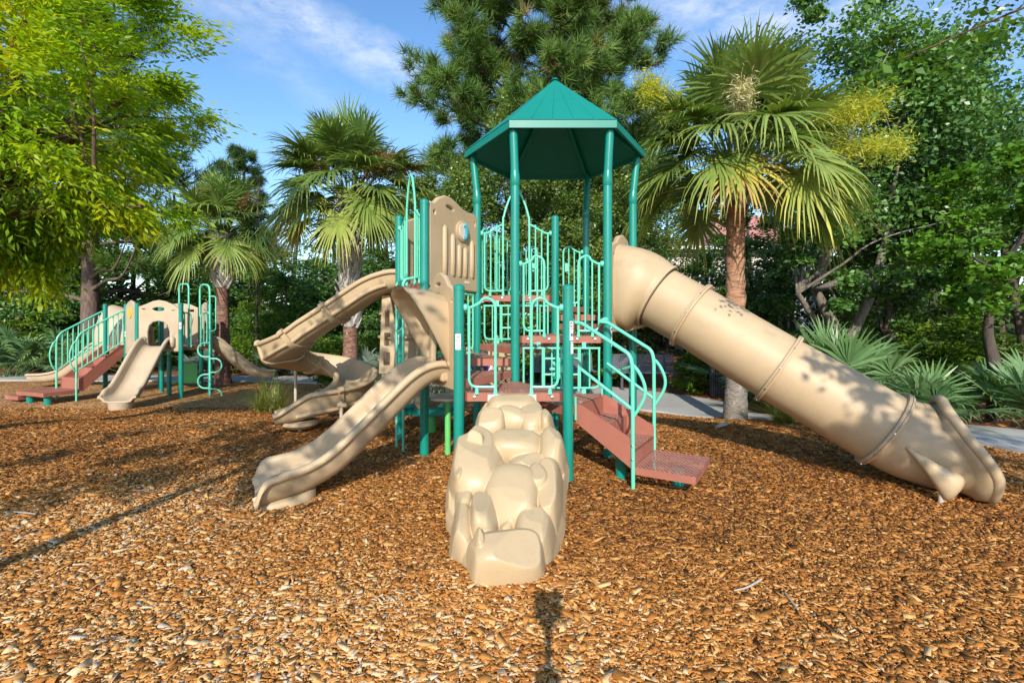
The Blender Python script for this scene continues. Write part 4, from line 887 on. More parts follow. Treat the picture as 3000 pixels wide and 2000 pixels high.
# ------------------------------------------------------------------ small things under and around the big structure
def stool(name, label, cat, c, top_z, r, mat, pole_mat, half=False):
    t = thing(name, label, cat, (c[0], c[1], gz(*c)))
    mb = MB(); mb.lathe((0, 0, top_z), [(r - .012, -.03), (r, -.02), (r, -.006), (r - .008, 0), (0, 0)], 32); mb.build('table_top', mat, t)
    mb = MB(); mb.lathe((0, 0, 0), [(.030, -.1), (.030, top_z - .025)], 14); mb.build('leg', pole_mat, t); return t
c = at(1306, 1160, 4.98); stool('activity_table', 'round tan table on one green leg under the left deck', 'table', (c.x + .02, c.y), c.z, .20, M['cream'], M['lime'])
t = thing('bouncing_seat', 'low dark green double seat on the chips under the left slide', 'seat', (-1.02, 6.0, gz(-1.02, 6.0)))
mb = MB(); mb.prism([(-.42, -.09), (.40, -.12), (.44, .0), (.40, .12), (-.42, .09), (-.46, 0)], .22, .29); o = mb.build('beam', M['green'], t)
for x in (-.30, .26):
    mb = MB(); mb.lathe((x, 0, .29), [(.14, 0), (.15, .03), (.12, .055), (0, .06)], 20); mb.build('seat', M['teal'] if False else M['green'], t)
mb = MB(); mb.lathe((0, 0, -.08), [(.09, 0), (.09, .32)], 16); mb.build('spring', M['lime'], t)
# the photographer's tripod stands under the lens and throws its shadow forwards
tp = thing('camera_tripod', 'black tripod with a camera standing behind the viewpoint', 'tripod', (0, -.10, 0))
mb = MB(); mb.box((0, -.03, 1.40), (.13, .06, .10)); mb.box((0, .0, 1.33), (.08, .07, .05)); mb.build('camera_body', M['black'], tp)
mb = MB(); mb.tube([(0, 0, .75), (0, 0, 1.31)], .016, 10); mb.lathe((0, 0, 1.02), [(.04, 0), (.055, .03), (.05, .10), (.02, .13)], 14); mb.build('column', M['black'], tp)
for a in (90, 210, 330):
    mb = MB(); mb.tube([(.03 * math.cos(R(a)), .03 * math.sin(R(a)), 1.08), (.40 * math.cos(R(a)), .40 * math.sin(R(a)), -.02)], [.020, .012], 8); mb.build('leg', M['black'], tp)

# ------------------------------------------------------------------ the small play structure on the left
SM = thing('play_structure', 'small low play structure with tan slides and green handrails, far left', 'playground', (0, 0, 0), None)
PS['group'] = 'play structures'; SM['group'] = 'play structures'
a_, b_, c_, d_, e_, f_, g_, h_ = (-7.89, 10.30), (-6.985, 10.32), (-6.80, 11.02), (-7.37, 11.60), (-9.08, 10.92), (-8.50, 10.78), (-8.0, 11.17), (-7.52, 10.73)
ZD = .78; TOP = 1.70
i_ = (-8.45, 11.75)
for p in (a_, b_, c_, d_, e_, f_, g_, i_): post(SM, p, TOP)
mb = MB(); mb.lathe((*h_, 0), [(PR, -.5), (PR, ZD - .05)], 16); mb.build('post', M['green'], SM)
deck(SM, (a_, b_, c_, d_, i_, f_), ZD, .075, cut=.05)
deck(SM, (f_, i_, e_), ZD - .004, .075, cut=.05)
# stair coming down towards the left front
so = Vector((-.35, -.937, 0)); sl2 = Vector((-.937, .35, 0)); S0 = Vector((f_[0] - .03, f_[1], 0))
def ss(t, s, z): return S0 + so * t + sl2 * s + Vector((0, 0, z))
mb = MB(); SWD = .60
for s in (0, SWD):
    prof = [(0, .80), (.08, .80), (.86, .13), (.86, -.10), (.78, -.10), (0, .58)]; n = len(prof)
    mb.raw([ss(t, s - .008, z) for t, z in prof] + [ss(t, s + .008, z) for t, z in prof], [tuple(range(n)), tuple(reversed(range(n, 2 * n)))] + [(i, (i + 1) % n, n + (i + 1) % n, n + i) for i in range(n)])
sm_stair = None
for t0, t1, z in ((0, .28, .575), (.28, .56, .37), (.56, .84, .165)):
    for (ta, tb, za, zb) in ((t0, t1, z - .03, z), (t0 - .012, t0, z - .03, z + .205)):
        vs = [ss(t, s, zz_) for t in (ta, tb) for s in (.01, SWD - .01) for zz_ in (za, zb)]; mb.raw(vs, [(0, 1, 3, 2), (4, 6, 7, 5), (0, 4, 5, 1), (2, 3, 7, 6), (0, 2, 6, 4), (1, 5, 7, 3)])
vs = [ss(t, s, z) for t in (.84, .852) for s in (.01, SWD - .01) for z in (-.08, .165)]; mb.raw(vs, [(0, 1, 3, 2), (4, 6, 7, 5), (0, 4, 5, 1), (2, 3, 7, 6), (0, 2, 6, 4), (1, 5, 7, 3)])
sm_stair = mb.build('stair', M['brown'], SM, smooth=False)
mb = MB(); vs = [ss(t, s, z) for t in (.86, 1.45) for s in (-.02, SWD + .28) for z in (-.135, -.06)]; mb.raw(vs, [(0, 1, 3, 2), (4, 6, 7, 5), (0, 4, 5, 1), (2, 3, 7, 6), (0, 2, 6, 4), (1, 5, 7, 3)]); mb.build('landing_step', M['brown'], sm_stair, smooth=False)
mb = MB(); vs = [ss(t, s, z) for t in (1.0, 1.42) for s in (SWD + .29, SWD + .75) for z in (-.25, -.175)]; mb.raw(vs, [(0, 1, 3, 2), (4, 6, 7, 5), (0, 4, 5, 1), (2, 3, 7, 6), (0, 2, 6, 4), (1, 5, 7, 3)]); mb.build('landing_step', M['brown'], sm_stair, smooth=False)
for t, s, zt in ((1.33, .08, -.13), (1.3, .72, -.17)):
    c = ss(t, s, 0); mb = MB(); mb.lathe((c.x, c.y, 0), [(.065, -.45), (.065, zt)], 16); mb.build('landing_foot', M['green'], sm_stair)
for s in (-.03, SWD + .03):
    mb = MB(); zt0, zt1 = 1.56, 1.06
    tl = fillet([ss(0, s, zt0), ss(.10, s, zt0 - .03), ss(.84, s, zt1 + .03), ss(.92, s, zt1 - .10), ss(.92, s, -.45)], .10); mb.tube(tl, .018, 10)
    mb.tube([ss(.02, s, zt0 - .66), ss(.92, s, zt1 - .74)], .015, 8)
    for k in range(9):
        t = .06 + k * .095; zt = zt0 - .03 - (t - .1) / .74 * (zt0 - zt1 - .06); mb.tube([ss(t, s, zt), ss(t, s, zt0 - .66 - (t - .02) / .9 * (zt0 - zt1 + .08))], .011, 8)
    mb.tube(smooth([ss(.92, s, .93), ss(.98, s, .86), ss(1.03, s, .68), ss(1.02, s, .50), ss(.97, s, .36), ss(.92, s, .30)], 4), .014, 8)
    mb.build('handrail', M['mint'], sm_stair)
# entry arch and front slide
Xab = edge_frame(a_, b_)
plate('entry_panel', [(.06, .70), (.86, .70), (.86, 1.58), (.74, 1.66), (.58, 1.73), (.46, 1.75), (.34, 1.73), (.18, 1.66), (.06, 1.62)], [[(.21, .74), (.70, .74), (.70, 1.10), (.665, 1.24), (.58, 1.32), (.455, 1.345), (.33, 1.32), (.245, 1.24), (.21, 1.10)], ell(.46, 1.575, .15, .058, 20), rrect(.10, 1.55, .20, 1.60, .02), rrect(.72, 1.52, .82, 1.57, .02)], .06, .018, Xab, M['tan_small'], SM)
fd = Vector((.16, -.987, 0)).normalized(); f0 = Vector((*a_, 0)).lerp(Vector((*b_, 0)), .46)
sl_s, _, _ = sweep_trough('front_slide', [f0 + fd * t + Vector((0, 0, z)) for t, z in ((-.02, .80), (.10, .775), (.28, .63), (.55, .36), (.80, .11), (1.0, -.06), (1.20, -.12), (1.34, -.135))], M['tan_small'], SM, w=.235, hfn=lambda f: (.20 - .09 * float(smoothstep(.8, 1, f)),) * 2, wfn=lambda f: .225 + .02 * float(smoothstep(.55, .95, f)))
mb = MB(); c = f0 + fd * 1.22; mb.lathe((c.x, c.y, -.38), [(.17, 0), (.19, .16), (.20, .22)], 20); mb.build('slide_foot', M['tan_small'], sl_s)
for u in (.16, .76):
    mb = MB(); mb.tube([Xab @ Vector((u, .76, .04)), Xab @ Vector((u, .80, .05)), Xab @ Vector((u, .97, .05)), Xab @ Vector((u, 1.0, .03))], [.02, .055, .055, .02], 12); mb.build('boss', M['tan_small'], SM, sharp=80)
# right hand slide
rd = Vector((.66, .75, 0)).normalized(); r0 = Vector((*c_, 0)).lerp(Vector((*d_, 0)), .45)
sweep_trough('side_slide', [r0 + rd * t + Vector((0, 0, z)) for t, z in ((-.02, .80), (.12, .76), (.35, .54), (.65, .26), (.92, .04), (1.15, -.05), (1.42, -.09))], M['tan_small'], SM, w=.23, h1=.2, h2=.2)
plate('side_panel', [(.05, .76), (.74, .76), (.74, 1.62), (.6, 1.70), (.4, 1.74), (.2, 1.70), (.05, 1.62)], [[(.2, .8), (.6, .8), (.6, 1.2), (.5, 1.33), (.3, 1.33), (.2, 1.2)], ell(.4, 1.56, .10, .035, 14)], .05, .015, edge_frame(c_, d_), M['tan_small'], SM)
# back slide with a big rounded hood
bk = Vector((-.97, .12, 0)).normalized(); k0 = Vector((-9.35, 11.75, 0))
tb, _, _ = sweep_trough('back_slide', [k0 + bk * t + Vector((0, 0, z)) for t, z in ((-.5, .80), (.1, .78), (.5, .60), (.95, .26), (1.4, -.02), (1.8, -.12), (2.3, -.15))], M['tan_small'], SM, w=.24, h1=.2, h2=.2)
mb = MB(); rr = []
for v in np.linspace(0, 1, 10):
    cc = Vector((-9.75, 11.7, .78)) + Vector((1.0, -.05, 0)) * v * 1.0; r_ = .62 * (1 - .35 * v ** 1.5) * (.2 + .8 * min(1, v * 6) ** .5)
    rr.append([cc + Vector((0, -math.cos(t), 0)) * r_ * .85 + Vector((0, 0, max(-.35, math.sin(t) * r_ * 1.55))) for t in np.linspace(R(-15), R(195), 22)])
mb.loft(rr, closed=False); o = mb.build('slide_hood', M['tan_small'], tb, sharp=80); s_ = o.modifiers.new('s', 'SOLIDIFY'); s_.thickness = .03
# panels
Xfa = edge_frame(f_, a_); o = plate('sun_panel', [(.05, .62), (.70, .62), (.70, 1.62), (.55, 1.72), (.38, 1.76), (.2, 1.72), (.05, 1.62)], [], .05, .015, Xfa, M['tan_small'], SM)
mb = MB(); mb.tube([Xfa @ Vector((.38, 1.5, .022)), Xfa @ Vector((.38, 1.5, .04))], .12, 20); mb.build('sun_disc', M['yellow'], o)
Xdb = edge_frame(i_, d_); plate('slot_panel', [(.1, .80), (1.0, .80), (1.0, 1.62), (.8, 1.70), (.55, 1.73), (.3, 1.70), (.1, 1.62)], [[(.72, .9), (.80, .9), (.92, 1.4), (.88, 1.4)], [(.50, .9), (.58, .9), (.70, 1.4), (.64, 1.4)], ell(.5, 1.58, .14, .04, 16), rrect(.78, 1.52, .93, 1.60, .02)], .05, .015, Xdb, M['tan_small'], SM)
gate(SM, g_, i_, ZD, 1.35, 1.40, .42, 4); gate(SM, b_, c_, ZD, 1.50, 1.50, .24, 1); gate(SM, c_, b_, ZD, 1.50, 1.50, .24, 1); gate(SM, f_, i_, ZD, 1.45, 1.50, .5, 4)
# S-shaped climber with tall hoops
Xbc = edge_frame(b_, c_); q = (Vector((*b_, 0)) + Vector((*c_, 0))) / 2 + Vector((.97, -.25, 0)) * .18
q = Vector((-6.56, 10.62, 0)); e2 = Vector((.98, .15, 0)).normalized(); bkv = Vector((-.85, .53, 0)).normalized(); mb = MB()
mb.tube([q + Vector((0, 0, -.42))] + fillet([q + Vector((0, 0, -.3)), q + Vector((0, 0, 2.11)), q + bkv * .42 + Vector((0, 0, 2.13)), q + bkv * .42 + Vector((0, 0, .80))], .16, 7), .021, 10)
p2 = q - e2 * .42; mb.tube([p2 + Vector((0, 0, .76))] + fillet([p2 + Vector((0, 0, .8)), p2 + Vector((0, 0, 2.13)), p2 + bkv * .42 + Vector((0, 0, 2.13)), p2 + bkv * .42 + Vector((0, 0, .80))], .12, 7), .019, 10)
for k, z in enumerate((.70, .36, .02, -.30)):
    s = -1 if k % 2 == 0 else 1; pts = [q + Vector((0, 0, z + .15)), q + e2 * s * .10 + Vector((0, 0, z + .15))] + [q + e2 * s * (.10 + .14 * math.cos(t)) + Vector((0, 0, z + .15 * math.sin(t))) for t in np.linspace(R(80), R(-80), 9)] + [q + e2 * s * .10 + Vector((0, 0, z - .15)), q + Vector((0, 0, z - .15))]
    mb.tube(pts, .017, 8)
mb.tube([q + Vector((0, 0, 1.86))] + fillet([q + e2 * .02 + Vector((0, 0, 1.86)), q + e2 * .12 + Vector((0, 0, 1.86)), q + e2 * .12 + Vector((0, 0, 1.12)), q + e2 * .0 + Vector((0, 0, 1.10))], .06), .014, 8)
mb.build('hoop_climber', M['mint'], SM)
mb = MB(); X = edge_frame((-7.40, 10.95), (-7.05, 11.0)); mb.box(None, (.32, .42, .03), X=X @ Matrix.Translation((.17, .16, 0))); mb.tube([X @ Vector((-.2, -.06, 0)), X @ Vector((.4, -.06, 0))], .02, 8); mb.build('play_panel', M['lime'], SM)
label_patch(SM, b_, 1.16, 1.30, -10, 45, [(.4, .5, .1, .9, 3)]); label_patch(SM, (f_[0], f_[1]), .98, 1.10, 0, 60, [(.4, .6, .1, .7, 1)])
flatten(SM); settle(SM, (-7.8, 10.9, gz(-7.8, 10.9)))

# ------------------------------------------------------------------ bench, bin, house
def bench(label, x, y, rz):
    t = thing('park_bench', label, 'bench', (x, y, gz(x, y) + .02), 'benches beside the path', rz)
    mb = MB()
    for k in range(9): a = .42 + k * .043; mb.box((0, .16 + k * .012, a + .02), (1.5, .014, .032))
    mb.build('backrest', M['benchslat'], t)
    mb = MB()
    for k in range(9): mb.box((0, -.30 + k * .05, .415), (1.5, .036, .016))
    mb.build('seat', M['benchslat'], t)
    for s in (-.52, .52):
        mb = MB(); mb.tube([(s, -.26, .40), (s, .12, .40), (s, .27, .80)], .022, 8); mb.box((s, -.04, .20), (.06, .06, .40)); mb.box((s, -.04, .006), (.10, .36, .012)); mb.build('leg', M['darkmetal'], t)
    return t
bench('dark slatted metal bench on the concrete pad just left of the round leafy shrub', 3.10, 11.5, -.06)
bench('dark slatted metal bench glimpsed through the green bars behind the middle posts', 1.22, 11.75, .03)
t = thing('litter_bin', 'dark grey slatted metal litter bin behind the orange trunked palm', 'bin', (4.46, 10.4, gz(4.46, 10.4)))
mb = MB()
for k in range(26):
    a = 2 * math.pi * k / 26; mb.tube([(.225 * math.cos(a), .225 * math.sin(a), .03), (.235 * math.cos(a), .235 * math.sin(a), .60), (.27 * math.cos(a), .27 * math.sin(a), .72)], .013, 6)
mb.build('slats', M['darkmetal'], t)
mb = MB(); mb.lathe((0, 0, 0), [(.20, .0), (.205, .60), (.19, .60), (.18, .02)], 24); mb.build('liner', M['black'], t)
mb = MB(); mb.tube([(.272 * math.cos(a), .272 * math.sin(a), .72) for a in np.linspace(0, 2 * math.pi, 32, endpoint=False)], .016, 8, closed=True); mb.tube([(.24 * math.cos(a), .24 * math.sin(a), .55) for a in np.linspace(0, 2 * math.pi, 32, endpoint=False)], .012, 8, closed=True); mb.build('rim', M['darkmetal'], t)

hs = thing('house', 'pale house with a pink red roof behind the trees at the right', 'house', (10.2, 26, -.3))
mb = MB(); mb.prism([(-5, -2.5), (4.6, -2.5), (4.6, 5), (-5, 5)], -.1, 5.1); mb.build('wall', M['housewall'], hs, smooth=False)
mb = MB(); mb.raw([(-.8, -3, 5.05), (5.2, -3, 5.05), (5.2, 5.5, 5.05), (-.8, 5.5, 5.05), (1.2, 1.2, 7.4), (3.2, 1.2, 7.4)], [(0, 1, 5, 4), (1, 2, 5), (2, 3, 4, 5), (3, 0, 4), (3, 2, 1, 0)]); rf = mb.build('roof', M['houseroof'], hs, smooth=False)
mb = MB(); mb.raw([(-5.4, -2.9, 5.0), (-.9, -2.9, 5.0), (-.9, 5.3, 5.0), (-5.4, 5.3, 5.0), (-4, 1.2, 6.2), (-1.5, 1.2, 6.2)], [(0, 1, 5, 4), (1, 2, 5), (2, 3, 4, 5), (3, 0, 4), (3, 2, 1, 0)]); mb.build('roof', M['houseroof'], hs, smooth=False)
mb = MB(); mb.box((0, -3.03, 4.97), (10.6, .08, .14)); mb.build('gutter', M['white'], hs, smooth=False)
for x, z in ((-3.4, 3.4), (-1.2, 3.4), (1.4, 3.4), (3.4, 3.4), (-3.4, 1.0), (1.4, 1.0)):
    mb = MB(); mb.box((x, -2.52, z), (1.0, .06, 1.4)); w = mb.build('window', M['white'], hs, smooth=False)
    for dx in (-.23, .23):
        mb = MB(); mb.box((x + dx, -2.56, z), (.40, .02, 1.24)); mb.build('pane', M['glass_dark'], w, smooth=False)

# scraps on the chips
def stick(label, pts, r, name='stick', cat='stick', mat='debris'):
    mb = MB(); P = [Vector((p[0], p[1], p[2] + .022 if len(p) > 2 else .03)) for p in pts]; mb.tube(smooth(P, 4), [r * (.6 + .4 * math.sin(2.5 * i / (len(P) * 4))) for i in range(len(smooth(P, 4)))], 6); o = mb.build(name, M[mat]); tag(o, label, cat); return o
def gp(px, py): q = FPX * EYE / (py - HOR); return ((px - 1500) / FPX * q, q)
stick('curved pale twig lying on the chips right of the climber', [gp(2150, 1746), gp(2185, 1738), gp(2215, 1722), gp(2230, 1712)], .006)
stick('thin straight grey twig on the chips at lower right', [gp(2300, 1752), gp(2318, 1776), gp(2338, 1802)], .005)
stick('long pale splinter lying near the lower left corner', [gp(40, 1510), gp(70, 1513), gp(105, 1517)], .006)
stick('short pale strip of bark on the chips in front of the orange trunked palm', [gp(2098, 1256), gp(2112, 1252), gp(2128, 1246)], .028, 'bark_strip', 'bark')
# ------------------------------------------------------------------ plants
def unit(a): return a / np.maximum(np.linalg.norm(a, axis=-1, keepdims=True), 1e-9)
def leaves(C, L, rng, aspect=.5, up=.5, D=None, fold=.12):
    n = len(C); d = unit(rng.normal(0, 1, (n, 3)) * [1, 1, .6] + [0, 0, -.15]) if D is None else unit(D + rng.normal(0, .18, (n, 3)))
    nn = unit(rng.normal(0, 1, (n, 3)) + [0, -.15, up * 1.6]); s = unit(np.cross(d, nn)); nn = np.cross(s, d)
    L = np.asarray(L) * np.ones(n); W = L * aspect / 2; Lh = (L / 2)[:, None]
    V = np.empty((n, 4, 3)); V[:, 0] = C - d * Lh; V[:, 2] = C + d * Lh - nn * Lh * .12; m = C - d * Lh * .1
    V[:, 1] = m + s * W[:, None] + nn * (L * fold)[:, None]; V[:, 3] = m - s * W[:, None] + nn * (L * fold)[:, None]
    return V.reshape(-1, 3), np.arange(n * 4).reshape(-1, 4)
def crown_points(rng, ells, ncl, n, spread=.30, shell=.55):
    """leaf centres gathered in clumps that sit mostly near the outside of the ellipsoids"""
    vol = np.array([e[3] * e[4] * e[5] for e in ells]) ** .75; pick = rng.choice(len(ells), ncl, p=vol / vol.sum())
    E = np.array(ells, float)[pick]; u = unit(rng.normal(0, 1, (ncl, 3))); r = shell + (1.04 - shell) * rng.random(ncl) ** .6
    cc = E[:, :3] + u * E[:, 3:6] * r[:, None]; cr = spread * E[:, 3:6].mean(1) * rng.uniform(.55, 1.25, ncl); ct = rng.normal(0, .13, ncl)
    k = rng.integers(0, ncl, n); g = rng.normal(0, .5, (n, 3)); g[:, 2] *= .62
    P = cc[k] + g * cr[k][:, None]; t = np.clip(.5 + ct[k] + rng.normal(0, .15, n), 0, 1)
    return P, t, cc
def limbs(mb, rng, fork, targets, r0, mi=0):
    for c in targets:
        a = Vector(fork); b = Vector(c); m = a.lerp(b, .5) + Vector((rng.normal(0, .06), rng.normal(0, .06), .10)) * (b - a).length
        P = smooth([a, a.lerp(m, .55), m, b], 4); mb.tube(P, [r0 * (1 - .85 * i / (len(P) - 1)) for i in range(len(P))], 7, caps=False)
def broad(name, label, cat, loc, ells, n, L, mat, bk, trunk, seed, ncl=60, nl=9, aspect=.5, group=None, r0=.16, spread=.30, shell=.55, rotz=0, up=.5, part='crown'):
    rng = np.random.default_rng(seed); t = thing(name, label, cat, loc, group, rotz)
    P, tint, cc = crown_points(rng, ells, ncl, n, spread, shell); P[:, 2] = np.maximum(P[:, 2], .05)
    V, Q = leaves(P, L * rng.uniform(.65, 1.25, n), rng, aspect, up); qmesh(part, V, Q, mat, t, tint)
    mb = MB()
    for tr in trunk:
        pts = smooth([(*p[:3],) for p in tr], 5); rs = np.interp(np.linspace(0, 1, len(pts)), np.linspace(0, 1, len(tr)), [p[3] for p in tr]); mb.tube(pts, list(rs), 12)
        sel = [cc[i] for i in rng.choice(len(cc), min(nl, len(cc)), replace=False)]
        limbs(mb, rng, tr[-1][:3], sel, tr[-1][3] * .75)
    mb.build('trunk', bk, t, sharp=80); return t
def copy_tree(src, label, loc, rotz=0, scale=1, sz=None, group=None):
    o = src.copy(); COL.objects.link(o); o['label'] = label; o.location = loc; o.rotation_euler = (0, 0, rotz); o.scale = (scale, scale, sz or scale)
    if group: o['group'] = group
    for ch in [c for c in COL.objects if c.parent is src]:
        k = ch.copy(); COL.objects.link(k); k.parent = o
        for g2 in [c for c in COL.objects if c.parent is ch]: h = g2.copy(); COL.objects.link(h); h.parent = k
    return o
def fans(rng, items):
    """items: (base point, direction of the stalk end, radius, segments, spread deg, droop, tint) -> blades of all fans"""
    Vs, Qs, Ts, off = [], [], [], 0
    st_ = np.array([0, .22, .5, .78, 1.0]); wd = np.array([.55, .80, .46, .27, .03])
    for b, a, Rr, ns, spr, droop, tint in items:
        a = unit(np.array(a)); l = np.cross(a, [0, 0, 1.0]); l = l / max(np.linalg.norm(l), 1e-6); nrm = np.cross(l, a)
        ph = np.radians(np.linspace(-spr, spr, ns) + rng.normal(0, 1.5, ns)); d = np.cos(ph)[:, None] * a + np.sin(ph)[:, None] * l
        ln = Rr * (.72 + .28 * np.cos(ph * .8)) * rng.uniform(.9, 1.05, ns); side = unit(np.cross(d, nrm)); dr = droop * rng.uniform(.6, 1.5, ns)
        s = st_[None, :, None]; pos = np.array(b) + (np.maximum(np.cos(ph), -.2) * .18 * Rr)[:, None, None] * a + d[:, None] * s * ln[:, None, None] + nrm * (np.abs(np.sin(ph)) * .20 * Rr)[:, None, None] * s
        pos[..., 2] -= (s[..., 0] ** 2.6) * (ln * dr)[:, None]
        pos -= d[:, None] * (s ** 3.0) * (ln * dr * .35)[:, None, None]
        w = (Rr * math.radians(2 * spr) / ns * .44) * wd[None, :, None]
        tw = rng.uniform(-.5, .5, ns)[:, None, None]; sv = side[:, None] * np.cos(tw) + nrm * np.sin(tw)
        V = np.stack([pos - sv * w, pos + sv * w], 2).reshape(-1, 3); m = len(st_)
        i = (np.arange(ns)[:, None] * m * 2 + np.arange(m - 1)[None] * 2).ravel(); Q = np.stack([i, i + 1, i + 3, i + 2], 1) + off
        tt = np.clip(tint + rng.normal(0, .05, ns), 0, 1)[:, None] + np.array([-.05, 0, .04, .14])[None]
        Vs.append(V); Qs.append(Q); Ts.append(tt.ravel()); off += len(V)
    return np.concatenate(Vs), np.concatenate(Qs), np.concatenate(Ts)
def stalks(rng, items, r):
    Vs, Qs, Ts, off = [], [], [], 0
    for pts, tint in items:
        P = np.array(pts, float); n = len(P); T = unit(np.gradient(P, axis=0)); u = unit(np.cross(T, [0.3, .2, 1.0])); w = np.cross(T, u)
        rr = np.linspace(r * 1.5, r * .7, n)[:, None]; ringv = np.stack([P + u * rr, P + w * rr * .6, P - u * rr, P - w * rr * .6], 1)
        i = np.arange(n - 1)[:, None] * 4 + np.arange(4)[None]; j = np.arange(n - 1)[:, None] * 4 + (np.arange(4)[None] + 1) % 4
        Q = np.stack([i, j, j + 4, i + 4], -1).reshape(-1, 4) + off; Vs.append(ringv.reshape(-1, 3)); Qs.append(Q); Ts.append(np.full(len(Q), tint)); off += n * 4
    return np.concatenate(Vs), np.concatenate(Qs), np.concatenate(Ts)
def merge(*parts):
    off = 0; V, Q, T = [], [], []
    for v, q, t in parts: V.append(v); Q.append(q + off); T.append(t); off += len(v)
    return np.concatenate(V), np.concatenate(Q), np.concatenate(T)
def palm(label, loc, H, tr_r, nf, lp, fr, seed, tmat, boots, flowers=(), tint0=.30, emin=-14, emax=86, brown=False, lean=(0, 0)):
    rng = np.random.default_rng(seed); t = thing('palm_tree', label, 'palm tree', (*loc, gz(*loc)), 'palms round the play area')
    it, sk = [], []
    for i in range(nf):
        f = (i + .5) / nf; az = i * 2.39996 + rng.normal(0, .2); el = R(emin + (emax - emin) * (1 - f) ** .85 + rng.normal(0, 5)); l = lp * rng.uniform(.8, 1.12) * (1 - .15 * abs(f - .5))
        h0 = np.array([lean[0] + .08 * math.cos(az), lean[1] + .08 * math.sin(az), H + .28 * (1 - f) - .10]); dv = np.array([math.cos(az) * math.cos(el), math.sin(az) * math.cos(el), math.sin(el)])
        pts = [h0 + dv * l * s + np.array([0, 0, -.12 * l * s * s * math.cos(el)]) for s in (0, .3, .65, 1)]
        q_ = unit(pts[-1] - pts[-2]); endd = unit(q_ + np.array([rng.normal(0, .12), rng.normal(0, .12), -(.22 + .75 * f) * math.cos(el)])); tn = tint0 - .08 + .26 * max(0, f - .55) / .45 + rng.normal(0, .07)
        if rng.random() < .06 and f > .6: tn = .92
        it.append((pts[-1], endd, fr * rng.uniform(.85, 1.12), 44, 128, .12 + .26 * f + (.12 if rng.random() < .4 else 0), tn)); sk.append((pts, min(.75, tn + .1)))
    V, Q, T = merge(fans(rng, it), stalks(rng, sk, .016)); qmesh('fronds', V, Q, M['frond'], t, T)
    mb = MB(); zs = np.linspace(-.1, H + .12, 46); rr = tr_r * (1 + .30 * np.exp(-np.maximum(zs, 0) / .35)) * (1 - .10 * zs / H) * (1 + .035 * rng.normal(0, 1, len(zs)) + .03 * np.sin(zs * 34))
    rr[-3:] *= (.9, .7, .3); rings = [[(lean[0] * z / H + r * math.cos(a) * (1 + .03 * math.sin(3 * a + z * 5)), lean[1] * z / H + r * math.sin(a), z) for a in np.linspace(0, 2 * math.pi, 22, endpoint=False)] for r, z in zip(rr, zs)]
    mb.loft(rings, cap1=True); tk = mb.build('trunk', tmat, t, sharp=60)
    mb = MB(); nb, zb0, zb1 = boots
    for i in range(nb):       # old leaf bases left on the trunk, crossed like a basket
        f = i / max(nb - 1, 1); z = zb0 + (zb1 - zb0) * f; az = i * 2.39996; o = Vector((math.cos(az), math.sin(az), 0)); s = Vector((-o.y, o.x, 0)); c = Vector((lean[0] * z / H, lean[1] * z / H, z)) + o * tr_r * .86
        L = rng.uniform(.20, .36); w0, w1 = .10, rng.uniform(.025, .04); d = (Vector((0, 0, 1)) + o * rng.uniform(.35, .75) + s * rng.normal(0, .15)).normalized(); k = s.cross(d)
        if k.dot(o) < 0: k = -k
        e = c + d * L; mb.raw([c - s * w0, c + s * w0, c + s * w0 * .6 + k * .04, c - s * w0 * .6 + k * .04, e - s * w1, e + s * w1, e + s * w1 * .7 + k * .022, e - s * w1 * .7 + k * .022], [(3, 2, 1, 0), (4, 5, 6, 7), (0, 1, 5, 4), (1, 2, 6, 5), (2, 3, 7, 6), (3, 0, 4, 7)])
    if nb: mb.build('leaf_bases', M['boot'], tk, smooth=False)
    for (c, mat, n, sz, dn) in flowers:       # branched flower sprays, built like feathery plumes
        c = np.array(c); st0 = np.array([lean[0], lean[1], H + .1]); mid_ = (st0 + c) / 2 + [0, 0, .25]; axp = np.array([(1 - u) ** 2 * st0 + 2 * u * (1 - u) * mid_ + u * u * c for u in np.linspace(0, 1, 9)])
        u = .45 + .55 * rng.random(n) ** .6; k = (u * 8).astype(int).clip(0, 7); fr_ = (u * 8 - k)[:, None]; b = axp[k] * (1 - fr_) + axp[k + 1] * fr_
        dirs = unit(rng.normal(0, 1, (n, 3)) + np.array(dn)); L = sz * rng.uniform(.35, 1, n)
        B = b + dirs * (L * .5)[:, None]; P = np.repeat(b, 5, 0) + np.repeat(dirs * L[:, None], 5, 0) * rng.uniform(.25, 1.05, (n * 5, 1)) + rng.normal(0, sz * .10, (n * 5, 3)); P[:, 2] -= .10 * sz
        v1, q1 = leaves(B, L, rng, .03, .5, D=dirs, fold=.01); v2, q2 = leaves(P, .085, rng, .17, .5, fold=.02)
        V, Q, T = merge((v1, q1, np.full(len(q1), .3)), (v2, q2, np.clip(rng.normal(.6, .25, len(q2)), 0, 1)), stalks(rng, [(axp, .3)], .014)); qmesh('flower_spray', V, Q, mat, t, T)
    return t
palm('palm with a bright orange brown trunk and pale flower sprays, right of the play structure', (3.45, 7.55), 3.72, .145, 66, 1.24, .86, 11, M['trunk_right'], (22, 3.2, 3.75),
     flowers=(((-.38, -1.0, 4.72), M['flower_cream'], 230, .30, (0, -.3, -.5)), ((1.75, -.5, 4.75), M['flower_green'], 330, .50, (.7, -.1, -.5)), ((2.3, -.3, 4.25), M['flower_green'], 260, .45, (.2, 0, -.9)), ((-1.38, .2, 5.35), M['flower_green'], 260, .42, (-.3, -.1, -.2)), ((1.1, .3, 5.2), M['flower_green'], 130, .40, (.3, 0, -.2))), tint0=.36, emin=-10)
